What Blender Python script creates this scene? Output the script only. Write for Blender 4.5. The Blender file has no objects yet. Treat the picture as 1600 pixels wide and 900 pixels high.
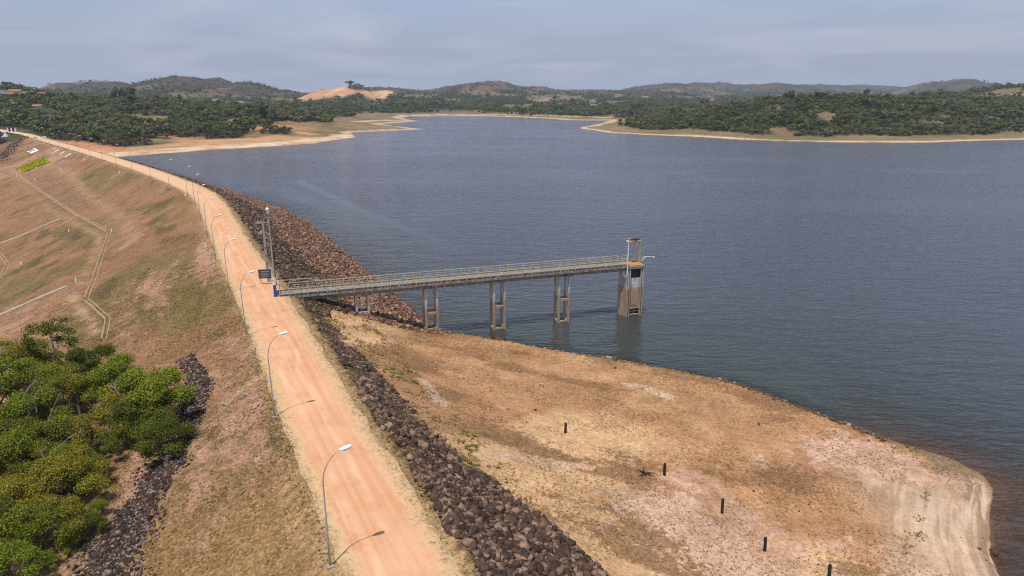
import bpy, bmesh, math, random
import numpy as np
from mathutils import Vector, Matrix

random.seed(7)
RNG = np.random.default_rng(7)
SC = bpy.context.scene
COL = SC.collection

# ------------------------------------------------------------------ camera, sky, sun, exposure
CAM_H, PITCH, FPX = 30.5, math.radians(16.2), 1067.0
cam_data = bpy.data.cameras.new('camera')
cam_data.sensor_width = 36.0
cam_data.lens = 36.0 * FPX / 1600.0
cam_data.clip_start = 0.5
cam_data.clip_end = 30000
cam = bpy.data.objects.new('camera', cam_data)
COL.objects.link(cam)
cam.location = (0, 0, CAM_H)
cam.rotation_euler = (math.pi / 2 - PITCH, 0, 0)
SC.camera = cam

SUN_EL = math.radians(71)
SHADOW = Vector((0.42, 0.907, 0)).normalized()
world = bpy.data.worlds.new('World')
SC.world = world
world.use_nodes = True
wt = world.node_tree
wt.nodes.clear()


def N(t, typ, **kw):
    n = t.nodes.new(typ)
    for k, v in kw.items():
        if k == 'inp':
            for a, b in v.items():
                n.inputs[a].default_value = b
        else:
            setattr(n, k, v)
    return n


sky = N(wt, 'ShaderNodeTexSky', sky_type='NISHITA', sun_disc=False, sun_elevation=SUN_EL,
        sun_rotation=math.atan2(-SHADOW.x, -SHADOW.y), altitude=50, air_density=1.0, dust_density=1.6, ozone_density=2.0)
bg = N(wt, 'ShaderNodeBackground', inp={'Strength': 0.115})
wo = N(wt, 'ShaderNodeOutputWorld')
# thin veil of high cloud, spread over the whole dome
tc = N(wt, 'ShaderNodeTexCoord')
sep = N(wt, 'ShaderNodeSeparateXYZ')
wt.links.new(tc.outputs['Generated'], sep.inputs[0])
zc = N(wt, 'ShaderNodeMath', operation='MAXIMUM', inp={1: 0.0})
wt.links.new(sep.outputs['Z'], zc.inputs[0])
za = N(wt, 'ShaderNodeMath', operation='ADD', inp={1: 0.10})
wt.links.new(zc.outputs[0], za.inputs[0])
dx = N(wt, 'ShaderNodeMath', operation='DIVIDE')
dy = N(wt, 'ShaderNodeMath', operation='DIVIDE')
wt.links.new(sep.outputs['X'], dx.inputs[0]); wt.links.new(za.outputs[0], dx.inputs[1])
wt.links.new(sep.outputs['Y'], dy.inputs[0]); wt.links.new(za.outputs[0], dy.inputs[1])
cmb = N(wt, 'ShaderNodeCombineXYZ')
wt.links.new(dx.outputs[0], cmb.inputs[0]); wt.links.new(dy.outputs[0], cmb.inputs[1])
cn = N(wt, 'ShaderNodeTexNoise', inp={'Scale': 0.55, 'Detail': 6.0, 'Roughness': 0.52, 'Distortion': 1.2})
wt.links.new(cmb.outputs[0], cn.inputs['Vector'])
cr = N(wt, 'ShaderNodeMapRange', inp={'From Min': 0.42, 'From Max': 0.80, 'To Min': 0.0, 'To Max': 0.62})
wt.links.new(cn.outputs['Fac'], cr.inputs['Value'])
hsv = N(wt, 'ShaderNodeHueSaturation', inp={'Saturation': 0.62, 'Value': 1.0})
wt.links.new(sky.outputs[0], hsv.inputs['Color'])
# even haze colour towards the horizon (dusty dry-season air)
hz = N(wt, 'ShaderNodeMapRange', interpolation_type='SMOOTHSTEP', inp={'From Min': 0.0, 'From Max': 0.17, 'To Min': 1.0, 'To Max': 0.1})
wt.links.new(sep.outputs['Z'], hz.inputs['Value'])
mh = N(wt, 'ShaderNodeMix', data_type='RGBA')
mh.inputs['B'].default_value = (3.25, 3.50, 4.50, 1)
wt.links.new(hz.outputs[0], mh.inputs['Factor'])
mb = N(wt, 'ShaderNodeMix', data_type='RGBA', inp={'Factor': 0.55})
mb.inputs['B'].default_value = (2.9, 4.15, 6.8, 1)
wt.links.new(hsv.outputs[0], mb.inputs['A'])
wt.links.new(mb.outputs['Result'], mh.inputs['A'])
mc = N(wt, 'ShaderNodeMix', data_type='RGBA')
mc.inputs['B'].default_value = (4.9, 5.15, 5.85, 1)
wt.links.new(cr.outputs[0], mc.inputs['Factor'])
wt.links.new(mh.outputs['Result'], mc.inputs['A'])
wt.links.new(mc.outputs['Result'], bg.inputs['Color'])
wt.links.new(bg.outputs[0], wo.inputs[0])

sd = bpy.data.lights.new('sun', 'SUN')
sd.energy = 4.0
sd.angle = math.radians(0.53)
sd.color = (1.0, 0.95, 0.89)
sun = bpy.data.objects.new('sun', sd)
COL.objects.link(sun)
sun.location = (-60, -120, 300)
ldir = Vector((SHADOW.x * math.cos(SUN_EL), SHADOW.y * math.cos(SUN_EL), -math.sin(SUN_EL)))
sun.rotation_euler = ldir.to_track_quat('-Z', 'Y').to_euler()

SC.view_settings.view_transform = 'Standard'
SC.view_settings.look = 'None'
SC.view_settings.exposure = 0.0
SC.view_settings.gamma = 1.0
SC.view_settings.use_curve_mapping = False
SC.render.engine = 'CYCLES'
SC.cycles.max_bounces = 5
SC.cycles.transparent_max_bounces = 12
SC.cycles.use_denoising = True
SC.cycles.denoising_prefilter = 'NONE'
SC.cycles.filter_width = 1.1


# ------------------------------------------------------------------ helpers
def tag(o, label=None, cat=None, group=None, kind=None):
    if label: o['label'] = label
    if cat: o['category'] = cat
    if group: o['group'] = group
    if kind: o['kind'] = kind
    return o


def empty(name, loc=(0, 0, 0), rz=0.0):
    o = bpy.data.objects.new(name, None)
    COL.objects.link(o)
    o.location = loc
    o.rotation_euler = (0, 0, rz)
    o.empty_display_size = 0.3
    return o


def link(name, me, mat=None, parent=None):
    if mat and not me.materials:
        me.materials.append(mat)
    o = bpy.data.objects.new(name, me)
    COL.objects.link(o)
    if parent: o.parent = parent
    return o


class MB:
    def __init__(self):
        self.v, self.f = [], []

    def add(self, vs, fs):
        b = len(self.v)
        self.v += [tuple(p) for p in vs]
        self.f += [tuple(i + b for i in q) for q in fs]
        return self

    def box(self, c, s, rz=0.0, M=None):
        hx, hy, hz_ = s[0] / 2, s[1] / 2, s[2] / 2
        R = M if M is not None else Matrix.Rotation(rz, 3, 'Z')
        vs = [Vector(c) + R @ Vector((x * hx, y * hy, z * hz_)) for z in (-1, 1) for y in (-1, 1) for x in (-1, 1)]
        return self.add(vs, [(0, 2, 3, 1), (4, 5, 7, 6), (0, 1, 5, 4), (2, 6, 7, 3), (0, 4, 6, 2), (1, 3, 7, 5)])

    def bar(self, a, b, w, h):
        a, b = Vector(a), Vector(b)
        d = (b - a)
        L = d.length
        d.normalize()
        up_ = Vector((0, 0, 1)) if abs(d.z) < 0.95 else Vector((0, 1, 0))
        s = d.cross(up_).normalized()
        u = s.cross(d)
        M = Matrix((d, s, u)).transposed()
        return self.box((a + b) / 2, (L, w, h), M=M)

    def tube(self, pts, rad, n=8, cap=True):
        pts = [Vector(p) for p in pts]
        if not hasattr(rad, '__len__'): rad = [rad] * len(pts)
        b = len(self.v)
        for i, p in enumerate(pts):
            d = (pts[min(i + 1, len(pts) - 1)] - pts[max(i - 1, 0)]).normalized()
            r = Vector((1, 0, 0)) if abs(d.x) < 0.8 else Vector((0, 1, 0))
            s = d.cross(r).normalized()
            t = d.cross(s)
            for k in range(n):
                a = 2 * math.pi * k / n
                q = p + (s * math.cos(a) + t * math.sin(a)) * rad[i]
                self.v.append(tuple(q))
        for i in range(len(pts) - 1):
            for k in range(n):
                k2 = (k + 1) % n
                self.f.append((b + i * n + k, b + i * n + k2, b + (i + 1) * n + k2, b + (i + 1) * n + k))
        if cap:
            self.f.append(tuple(b + k for k in reversed(range(n))))
            self.f.append(tuple(b + (len(pts) - 1) * n + k for k in range(n)))
        return self

    def mesh(self, name, mat=None, smooth=False):
        me = bpy.data.meshes.new(name)
        me.from_pydata(self.v, [], self.f)
        me.update()
        if smooth: me.shade_smooth()
        if mat: me.materials.append(mat)
        return me

    def build(self, name, mat=None, parent=None, smooth=False):
        return link(name, self.mesh(name, mat, smooth), None, parent)


def np_mesh(name, verts, faces_flat, sizes, mat=None, smooth=False):
    """verts (n,3) array, faces as flat loop indices with constant or per-face sizes"""
    me = bpy.data.meshes.new(name)
    me.vertices.add(len(verts))
    me.vertices.foreach_set('co', np.ascontiguousarray(verts, dtype=np.float32).ravel())
    faces_flat = np.asarray(faces_flat).ravel()
    nl = len(faces_flat)
    me.loops.add(nl)
    me.loops.foreach_set('vertex_index', np.ascontiguousarray(faces_flat, dtype=np.int32).ravel())
    if np.isscalar(sizes):
        nf = nl // sizes
        starts = np.arange(nf, dtype=np.int32) * sizes
        tot = np.full(nf, sizes, np.int32)
    else:
        tot = np.asarray(sizes, np.int32)
        nf = len(tot)
        starts = np.concatenate([[0], np.cumsum(tot)[:-1]]).astype(np.int32)
    me.polygons.add(nf)
    me.polygons.foreach_set('loop_start', starts)
    me.polygons.foreach_set('loop_total', tot)
    if smooth: me.polygons.foreach_set('use_smooth', np.ones(nf, bool))
    me.update(calc_edges=True)
    if mat: me.materials.append(mat)
    return me


def fattr(me, name, data):
    a = me.attributes.new(name, 'FLOAT', 'POINT')
    a.data.foreach_set('value', np.ascontiguousarray(data, np.float32))


def cattr(me, name, rgb):
    a = me.attributes.new(name, 'FLOAT_COLOR', 'POINT')
    d = np.ones((len(rgb), 4), np.float32)
    d[:, :3] = rgb
    a.data.foreach_set('color', d.ravel())


def sstep(a, b, x):
    t = np.clip((x - a) / (b - a), 0, 1)
    return t * t * (3 - 2 * t)


def lerp(a, b, t):
    return a + (b - a) * t


def vnoise(x, y, seed=0):
    x = np.asarray(x, float); y = np.asarray(y, float)
    ix = np.floor(x).astype(np.int64); iy = np.floor(y).astype(np.int64)
    fx, fy = x - ix, y - iy
    fx = fx * fx * (3 - 2 * fx); fy = fy * fy * (3 - 2 * fy)

    def h(i, j):
        n = (i * 374761393 + j * 668265263 + seed * 974634777) & 0xffffffff
        n = ((n ^ (n >> 13)) * 1274126177) & 0xffffffff
        n = (n ^ (n >> 16)) & 0xffff
        return n / 65535.0
    return lerp(lerp(h(ix, iy), h(ix + 1, iy), fx), lerp(h(ix, iy + 1), h(ix + 1, iy + 1), fx), fy)


def fbm(x, y, seed=0, o=4):
    r, a, t = 0, 0.5, 0
    for k in range(o):
        r = r + a * vnoise(x, y, seed + k * 17)
        t += a
        x = np.asarray(x) * 2.03 + 11.3; y = np.asarray(y) * 2.03 + 4.7
        a *= 0.5
    return r / t


def pdist(x, y, P, closed=False):
    """distance to polyline, signed side (+ = right of travel), arc length"""
    P = np.asarray(P, float)
    x = np.asarray(x, float); y = np.asarray(y, float)
    best = np.full(x.shape, 1e18); sgn = np.ones(x.shape); arc = np.zeros(x.shape)
    acc = 0.0
    n = len(P)
    for i in range(n if closed else n - 1):
        a, b = P[i], P[(i + 1) % n]
        d = b - a
        L2 = d @ d
        L = math.sqrt(L2)
        t = ((x - a[0]) * d[0] + (y - a[1]) * d[1]) / L2
        tc_ = np.clip(t, 0, 1)
        qx, qy = x - (a[0] + tc_ * d[0]), y - (a[1] + tc_ * d[1])
        D = qx * qx + qy * qy
        m = D < best
        cr_ = (x - a[0]) * d[1] - (y - a[1]) * d[0]
        best = np.where(m, D, best)
        sgn = np.where(m, np.where(cr_ >= 0, 1.0, -1.0), sgn)
        arc = np.where(m, acc + tc_ * L, arc)
        acc += L
    return np.sqrt(best), sgn, arc


def inpoly(x, y, P):
    P = np.asarray(P, float)
    ins = np.zeros(np.shape(x), bool)
    n = len(P)
    for i in range(n):
        x1, y1 = P[i]; x2, y2 = P[(i + 1) % n]
        c = ((y1 > y) != (y2 > y))
        with np.errstate(divide='ignore', invalid='ignore'):
            xi = (x2 - x1) * (y - y1) / (y2 - y1 if y2 != y1 else 1e-9) + x1
        ins ^= c & (x < xi)
    return ins


# ------------------------------------------------------------------ terrain plan (metres; z = 0 on the dam crest)
WL = -9.5
HALF = 4.9
ER = 1.4          # the upstream edge of the crest lies this much inside the nominal half width
TOE_ARC = [30, 38.6, 44.5, 49.2, 52.3, 56.7, 64.2, 70.5, 76.3, 83.7, 94.5, 104, 112]
TOE_E = [9.6, 9.4, 8.6, 6.9, 6.0, 5.0, 4.4, 3.5, 3.2, 2.6, 1.7, 3.0, 8.0]
LAMP_LINE = [(7, 0), (-12.1, 38.5), (-23, 60.1), (-34.2, 82.8), (-44.1, 102.2), (-55, 123.3), (-65.4, 143.9), (-76.1, 165),
             (-86.8, 186.1), (-98, 206), (-113.9, 227.5), (-131, 249), (-150, 272), (-189.4, 317), (-225, 357), (-293.8, 432.3),
             (-349.4, 495), (-420, 560)]


def offset_line(P, d):
    P = np.asarray(P, float)
    T = np.gradient(P, axis=0)
    T /= np.linalg.norm(T, axis=1)[:, None]
    return P + np.stack([T[:, 1], -T[:, 0]], 1) * d      # to the right of travel


def resample(P, step, smooth=True):
    P = np.asarray(P, float)
    s = np.concatenate([[0], np.cumsum(np.linalg.norm(np.diff(P, axis=0), axis=1))])
    t = np.arange(0, s[-1], step)
    Q = np.stack([np.interp(t, s, P[:, 0]), np.interp(t, s, P[:, 1])], 1)
    if smooth:
        for _ in range(4):
            Q[1:-1] = (Q[:-2] + 2 * Q[1:-1] + Q[2:]) / 4
    return Q


CENTRE = resample(offset_line(LAMP_LINE, HALF), 6.0)

BERM_EDGE = [(-30, 119), (-18.3, 114.7), (-12, 109.9), (0, 105), (10, 99.9), (23.3, 94), (32.2, 87.9), (40.4, 78.2), (45.4, 72.5), (49.3, 68.9),
             (50.9, 65.5), (50.3, 62.5), (46.5, 57.5), (43, 52), (40.5, 46), (38, 30), (36, 0)]
BERM_POLY = [(0, 0), (-45, 90), (-30, 119)] + BERM_EDGE[1:] + [(20, -20)]

LAKE = [(-245, 425), (-229, 451), (-214.7, 465.6), (-192.4, 491.5), (-153.7, 539.4), (-145, 574.3), (-134, 613.9), (-157, 679), (-92.7, 735),
        (-158, 845.6), (-119, 933), (-165, 1040), (-158, 1090), (-61, 1117), (48, 1017), (73.8, 955), (131.9, 950), (111, 872), (73, 765),
        (93.8, 678), (119, 650), (157, 622.5), (194.6, 576), (254, 553), (340, 553), (427, 582), (560, 600), (800, 520), (1000, 300),
        (800, 0), (300, -150), (100, -150), (25, -150), (12, 0)] + [tuple(p) for p in CENTRE[4:-26:6]]

DRAIN_Y = [30, 42, 58, 80, 90]
DRAIN_X = [-31, -30.8, -33.2, -40, -44]


def ray(px, py):
    a, b = (px - 800) / FPX, (450 - py) / FPX
    return np.array((a, math.cos(PITCH) + b * math.sin(PITCH), -math.sin(PITCH) + b * math.cos(PITCH)))


def far_pt(px, py, Y):
    d = ray(px, py)
    t = Y / d[1]
    return d[0] * t, Y, CAM_H + d[2] * t


# hills: (picture column of the summit, row of the summit, distance, sigma across, sigma deep)
HILLS = []
for px, py, Y, sx, sy in [
        (40, 150, 800, 150, 150), (170, 156, 780, 110, 120), (300, 168, 760, 90, 90), (420, 178, 720, 80, 60),
        (-60, 130, 980, 110, 90), (15, 136.5, 900, 45, 60),
        (118, 125.5, 2050, 60, 160), (170, 124.5, 2050, 70, 160), (240, 126, 2000, 70, 170), (300, 115.5, 1950, 95, 180), (380, 126.5, 1900, 85, 150), (430, 142, 1850, 90, 130),
        (515, 137, 1650, 50, 80), (548, 128, 1650, 52, 90), (596, 137, 1680, 50, 90), (590, 135, 2300, 140, 200), (640, 140, 2500, 150, 200),
        (765, 124.5, 2450, 120, 220), (700, 139, 2400, 120, 180), (825, 133, 2500, 110, 180), (735, 131, 2500, 120, 200),
        (930, 139.5, 3600, 260, 200), (860, 139, 3900, 200, 250), (990, 139, 2300, 130, 90),
        (1045, 128.5, 3500, 170, 260), (1110, 128, 3600, 220, 260), (1170, 130, 3500, 170, 260), (1215, 129, 3400, 150, 260), (1280, 131, 3900, 250, 260),
        (1350, 132, 4200, 260, 250), (1420, 139, 3400, 180, 220), (1495, 123, 3000, 140, 240), (1545, 132, 2900, 110, 220), (1600, 134, 2700, 140, 200),
        (1190, 163, 730, 60, 55), (1260, 151, 760, 75, 75), (1330, 149, 770, 85, 90), (1410, 156, 760, 80, 90), (1500, 162, 740, 110, 80), (1640, 160, 760, 140, 90),
        (1570, 147, 1150, 130, 130), (1625, 133, 1200, 110, 130), (1700, 130, 1250, 150, 150), (1480, 151, 1100, 110, 110)]:
    X, Y, z = far_pt(px, py, Y)
    HILLS.append((X, Y, z, sx, sy))


def base_far(x, y):
    return lerp(-4.0, 6.0, sstep(900, 2600, np.hypot(x, y)))


def height(x, y, detail=True):
    x = np.asarray(x, float); y = np.asarray(y, float)
    d, sg, arc = pdist(x, y, CENTRE)
    s = d * sg
    e = s - HALF
    dn = -s - HALF
    # lake bed and the land round the lake
    dl, _, _ = pdist(x, y, LAKE, True)
    inl = inpoly(x, y, LAKE)
    wob = (fbm(x / 60, y / 60, 3, 3) - 0.5) * 16 * sstep(380, 520, y)
    q = np.where(inl, -dl, dl) + wob
    shore = WL + np.where(q > 0, 0.05 * np.minimum(q, 22) + 0.035 * np.clip(q - 22, 0, 110), np.maximum(0.10 * q, -5.5))
    hill = np.zeros_like(x)
    bf = base_far(x, y)
    for hx, hy, hz_, sx, sy in HILLS:
        top = hz_ - (3.0 if hy < 1300 else 2.0)
        w = np.exp(-(((x - hx) / sx) ** 2 + ((y - hy) / sy) ** 2) * 0.5)
        amp = top + 4.0 if hy < 1300 else top - bf
        v_ = np.clip(amp * w, 0, 400)
        hill = np.maximum(hill, v_) + np.clip(3.0 - np.abs(hill - v_), 0, None) ** 2 / 12.0 * (v_ > 0.5)
    land = shore + np.clip(hill, 0, None) * sstep(15, 90, q) + sstep(60, 900, q) * sstep(800, 2600, np.hypot(x, y)) * 9
    land = land + (fbm(x / 140, y / 140, 21, 4) - 0.5) * 10 * sstep(60, 250, q) * sstep(700, 1500, y) + (fbm(x / 55, y / 55, 41, 4) - 0.5) * 0.42 * np.clip(hill, 0, 60) * sstep(1300, 1700, y)
    # the valley below the dam
    zd = np.interp(y, [30, 42, 58, 80], [-6.3, -5.3, -3.9, -2.4])
    xd = np.interp(y, DRAIN_Y, DRAIN_X)
    left = np.clip(xd - x, 0, None)
    near_nat = zd - 0.07 * left - 0.42 * np.clip(y - 80, 0, None)
    valley = np.maximum(near_nat, -19.0 + 2.5 * (fbm(x / 50, y / 50, 5, 3) - .5))
    ab = sstep(395, 520, y + 0.25 * (x + 300))           # abutment at the far end
    valley = lerp(valley, -1.2 + np.clip(hill, 0, None) * sstep(0, 80, dn) + 0.03 * np.clip(dn, -40, 40), ab)
    ds = -np.clip(dn, 0, 24.3) / 2.7 - np.clip(dn - 26.6, 0, 200) / 2.7
    rough = (fbm(x / 7, y / 7, 9, 4) - 0.5) * 0.55
    down = np.maximum(np.where(dn > 0, ds + rough * sstep(0, 4, dn), 0), valley)
    # the upstream face and the dry berm beside it
    us = -np.clip(e + ER, 0, None) / 2.46
    us = np.maximum(us, WL - 6)
    db, _, _ = pdist(x, y, BERM_EDGE)
    inb = inpoly(x, y, BERM_POLY)
    wb = (fbm(x / 5, y / 5, 31, 3) - 0.5) * 1.6
    dw = np.where(inb, db, -db) + wb * sstep(0, 6, db + 2)
    t = np.clip(dw, 0, None) / np.maximum(np.clip(dw, 0, None) + np.clip(e + 1.2, 0.5, None), 0.1)
    p = np.interp(y, [45, 65, 90, 105], [3.1, 3.0, 2.1, 1.6])
    bank = lerp(0.8, 0.12, sstep(36, 47, x))
    zb = np.where(dw > 0, WL + (9.5 - 0.6) * t ** p + bank * sstep(0, 1.3, dw) + 0.012 * np.clip(dw, 0, 20), WL + np.maximum(dw * lerp(0.75, 0.15, sstep(38, 48, x)), -6))
    zb = zb + (fbm(x / 6, y / 6, 13, 4) - 0.5) * 0.28 * sstep(0.5, 5, dw)
    up = np.maximum(us + 0 * x, np.where(y < 135, zb, -99))
    up = np.where((e > -ER) & (e < 24) & (inb == False), us, up)
    up = np.maximum(up, np.where(y < 135, zb, -99))
    land_up = np.where(q > -60, land, WL - 6)
    up = np.maximum(up, np.where((y > 380) | (q > 2), land_up, -99))
    z = np.where(s > 0, up, down)
    # beyond the end of the dam everything is plain land
    endw = sstep(480, 540, y - 0.0 * x) * (d > 12)
    z = np.where((s <= 0) & (y > 560), np.maximum(land, -1.5), z)
    # crest
    crown = 0.08 - 0.02 * np.abs(s) + (fbm(x / 3, y / 3, 51, 3) - 0.5) * 0.07
    z = np.where((s > -HALF) & (e < -ER), crown, z)
    z = np.where((s > 0) & (e > -ER) & (e < 3), np.minimum(z, 0.05), z)
    return z


def at(px, py, tmin=30, tmax=9000):
    """the place on the ground that the photograph shows at a pixel"""
    d = ray(px, py)
    t = np.geomspace(tmin, tmax, 900)
    P = np.array([0, 0, CAM_H])[None] + d[None] * t[:, None]
    hz_ = height(P[:, 0], P[:, 1])
    below = np.nonzero(P[:, 2] < hz_)[0]
    i = below[0] if len(below) else len(t) - 1
    a, b = t[max(i - 1, 0)], t[i]
    tt = np.linspace(a, b, 40)
    P = np.array([0, 0, CAM_H])[None] + d[None] * tt[:, None]
    hz_ = height(P[:, 0], P[:, 1])
    k = np.argmax(P[:, 2] < hz_)
    return float(P[k, 0]), float(P[k, 1]), float(hz_[k])


def at_line(pts):
    return [at(*p)[:2] for p in pts]


def hz1(x, y):
    return float(height(np.array([x]), np.array([y]))[0])


# ------------------------------------------------------------------ materials
def new_mat(name):
    m = bpy.data.materials.new(name)
    m.use_nodes = True
    t = m.node_tree
    t.nodes.clear()
    out = N(t, 'ShaderNodeOutputMaterial')
    return m, t, out


def mixc(t, fac, a, b, blend='MIX'):
    n = N(t, 'ShaderNodeMix', data_type='RGBA', blend_type=blend)
    for sock, v in (('Factor', fac), ('A', a), ('B', b)):
        if hasattr(v, 'is_linked') or hasattr(v, 'links'):
            t.links.new(v, n.inputs[sock])
        elif sock == 'Factor':
            n.inputs[sock].default_value = v
        else:
            n.inputs[sock].default_value = (*v, 1)
    return n.outputs['Result']


def noise(t, vec, scale, detail=4.0, rough=0.55, dist=0.0):
    n = N(t, 'ShaderNodeTexNoise', inp={'Scale': scale, 'Detail': detail, 'Roughness': rough, 'Distortion': dist})
    if vec is not None: t.links.new(vec, n.inputs['Vector'])
    return n.outputs['Fac']


def mrange(t, val, a, b, c=0.0, d=1.0):
    n = N(t, 'ShaderNodeMapRange', inp={'From Min': a, 'From Max': b, 'To Min': c, 'To Max': d})
    t.links.new(val, n.inputs['Value'])
    return n.outputs[0]


def mapping(t, vec, scale=(1, 1, 1), rot=(0, 0, 0)):
    n = N(t, 'ShaderNodeMapping', inp={'Scale': scale, 'Rotation': rot})
    t.links.new(vec, n.inputs['Vector'])
    return n.outputs[0]


def simple_mat(name, col, rough=0.8, metal=0.0, var=0.25, scale=3.0, col2=None, bump=0.0, spec=0.3, bscale=None):
    m, t, out = new_mat(name)
    b = N(t, 'ShaderNodeBsdfPrincipled', inp={'Roughness': rough, 'Metallic': metal, 'Specular IOR Level': spec})
    tcn = N(t, 'ShaderNodeTexCoord')
    nz = noise(t, tcn.outputs['Object'], scale, 5)
    c2 = col2 if col2 else tuple(c * (1 - var) for c in col)
    c = mixc(t, mrange(t, nz, 0.3, 0.7), c2, col)
    t.links.new(c, b.inputs['Base Color'])
    if bump:
        bp = N(t, 'ShaderNodeBump', inp={'Strength': bump, 'Distance': 0.03})
        t.links.new(noise(t, tcn.outputs['Object'], bscale or scale * 5, 5), bp.inputs['Height'])
        t.links.new(bp.outputs[0], b.inputs['Normal'])
    t.links.new(b.outputs[0], out.inputs[0])
    return m


def ground_mat():
    m, t, out = new_mat('ground')
    b = N(t, 'ShaderNodeBsdfPrincipled', inp={'Roughness': 0.95, 'Specular IOR Level': 0.1})
    tcn = N(t, 'ShaderNodeTexCoord')
    P = tcn.outputs['Object']
    col = N(t, 'ShaderNodeAttribute', attribute_name='base_col').outputs['Color']
    bare = N(t, 'ShaderNodeAttribute', attribute_name='bare_col').outputs['Color']
    bm = N(t, 'ShaderNodeAttribute', attribute_name='bare').outputs['Fac']
    fine = N(t, 'ShaderNodeAttribute', attribute_name='tufty').outputs['Fac']
    # bare soil shows through in broken patches
    n1 = noise(t, P, 0.55, 7, 0.65)
    ad = N(t, 'ShaderNodeMath', operation='ADD')
    t.links.new(n1, ad.inputs[0]); t.links.new(bm, ad.inputs[1])
    msk = mrange(t, ad.outputs[0], 0.93, 1.07)
    c = mixc(t, msk, col, bare)
    # darker clumped growth, in speckled patches
    pc = N(t, 'ShaderNodeAttribute', attribute_name='patch_col').outputs['Color']
    pm = N(t, 'ShaderNodeAttribute', attribute_name='patch').outputs['Fac']
    np1 = noise(t, P, 1.5, 6, 0.72, 0.6)
    ap = N(t, 'ShaderNodeMath', operation='ADD')
    t.links.new(np1, ap.inputs[0]); t.links.new(pm, ap.inputs[1])
    c = mixc(t, mrange(t, ap.outputs[0], 0.96, 1.08, 0, 0.85), c, pc)
    # old water lines along the beach
    sh = N(t, 'ShaderNodeAttribute', attribute_name='shore').outputs['Vector']
    bf = N(t, 'ShaderNodeAttribute', attribute_name='beach').outputs['Fac']
    ln = noise(t, mapping(t, sh, (1.3, 0.11, 1)), 1.0, 6, 0.68, 0.5)
    kb = N(t, 'ShaderNodeMath', operation='MULTIPLY'); t.links.new(mrange(t, ln, 0.46, 0.62, 0, 0.9), kb.inputs[0]); t.links.new(bf, kb.inputs[1])
    c = mixc(t, kb.outputs[0], c, (0.66, 0.50, 0.375))
    kd = N(t, 'ShaderNodeMath', operation='MULTIPLY'); t.links.new(mrange(t, ln, 0.42, 0.34, 0, 0.7), kd.inputs[0]); t.links.new(bf, kd.inputs[1])
    c = mixc(t, kd.outputs[0], c, (0.36, 0.23, 0.15))
    # clumps and single tufts of grass
    n2 = noise(t, P, 2.6, 4, 0.7)
    n3 = noise(t, P, 0.09, 4, 0.55)
    k2 = N(t, 'ShaderNodeMath', operation='MULTIPLY'); t.links.new(mrange(t, n2, 0.34, 0.62, 1.0, 0.0), k2.inputs[0]); t.links.new(fine, k2.inputs[1])
    c = mixc(t, k2.outputs[0], c, mixc(t, 1.0, c, (0.50, 0.46, 0.38), 'MULTIPLY'))
    n6 = noise(t, P, 0.27, 6, 0.65, 0.3)
    c = mixc(t, mrange(t, n3, 0.35, 0.65), mixc(t, 1.0, c, (0.88, 0.86, 0.82), 'MULTIPLY'), mixc(t, 1.0, c, (1.10, 1.09, 1.06), 'MULTIPLY'))
    c = mixc(t, mrange(t, n6, 0.34, 0.62), mixc(t, 1.0, c, (0.80, 0.78, 0.72), 'MULTIPLY'), mixc(t, 1.0, c, (1.10, 1.08, 1.06), 'MULTIPLY'))
    n5 = noise(t, P, 0.8, 5, 0.68, 0.4)
    k6 = N(t, 'ShaderNodeMath', operation='MULTIPLY'); t.links.new(mrange(t, n5, 0.36, 0.56, 0.75, 0.0), k6.inputs[0]); t.links.new(fine, k6.inputs[1])
    c = mixc(t, k6.outputs[0], c, mixc(t, 1.0, c, (0.74, 0.69, 0.58), 'MULTIPLY'))
    # pale straw and stones
    n4 = noise(t, P, 5.2, 2, 0.6)
    k4 = N(t, 'ShaderNodeMath', operation='MULTIPLY'); t.links.new(mrange(t, n4, 0.58, 0.66), k4.inputs[0]); t.links.new(fine, k4.inputs[1])
    k5 = N(t, 'ShaderNodeMath', operation='MULTIPLY', inp={1: 0.55}); t.links.new(k4.outputs[0], k5.inputs[0])
    c = mixc(t, k5.outputs[0], c, (0.52, 0.38, 0.24))
    t.links.new(c, b.inputs['Base Color'])
    bp = N(t, 'ShaderNodeBump', inp={'Strength': 1.0, 'Distance': 0.26})
    t.links.new(n2, bp.inputs['Height'])
    t.links.new(bp.outputs[0], b.inputs['Normal'])
    t.links.new(b.outputs[0], out.inputs[0])
    return m


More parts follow.
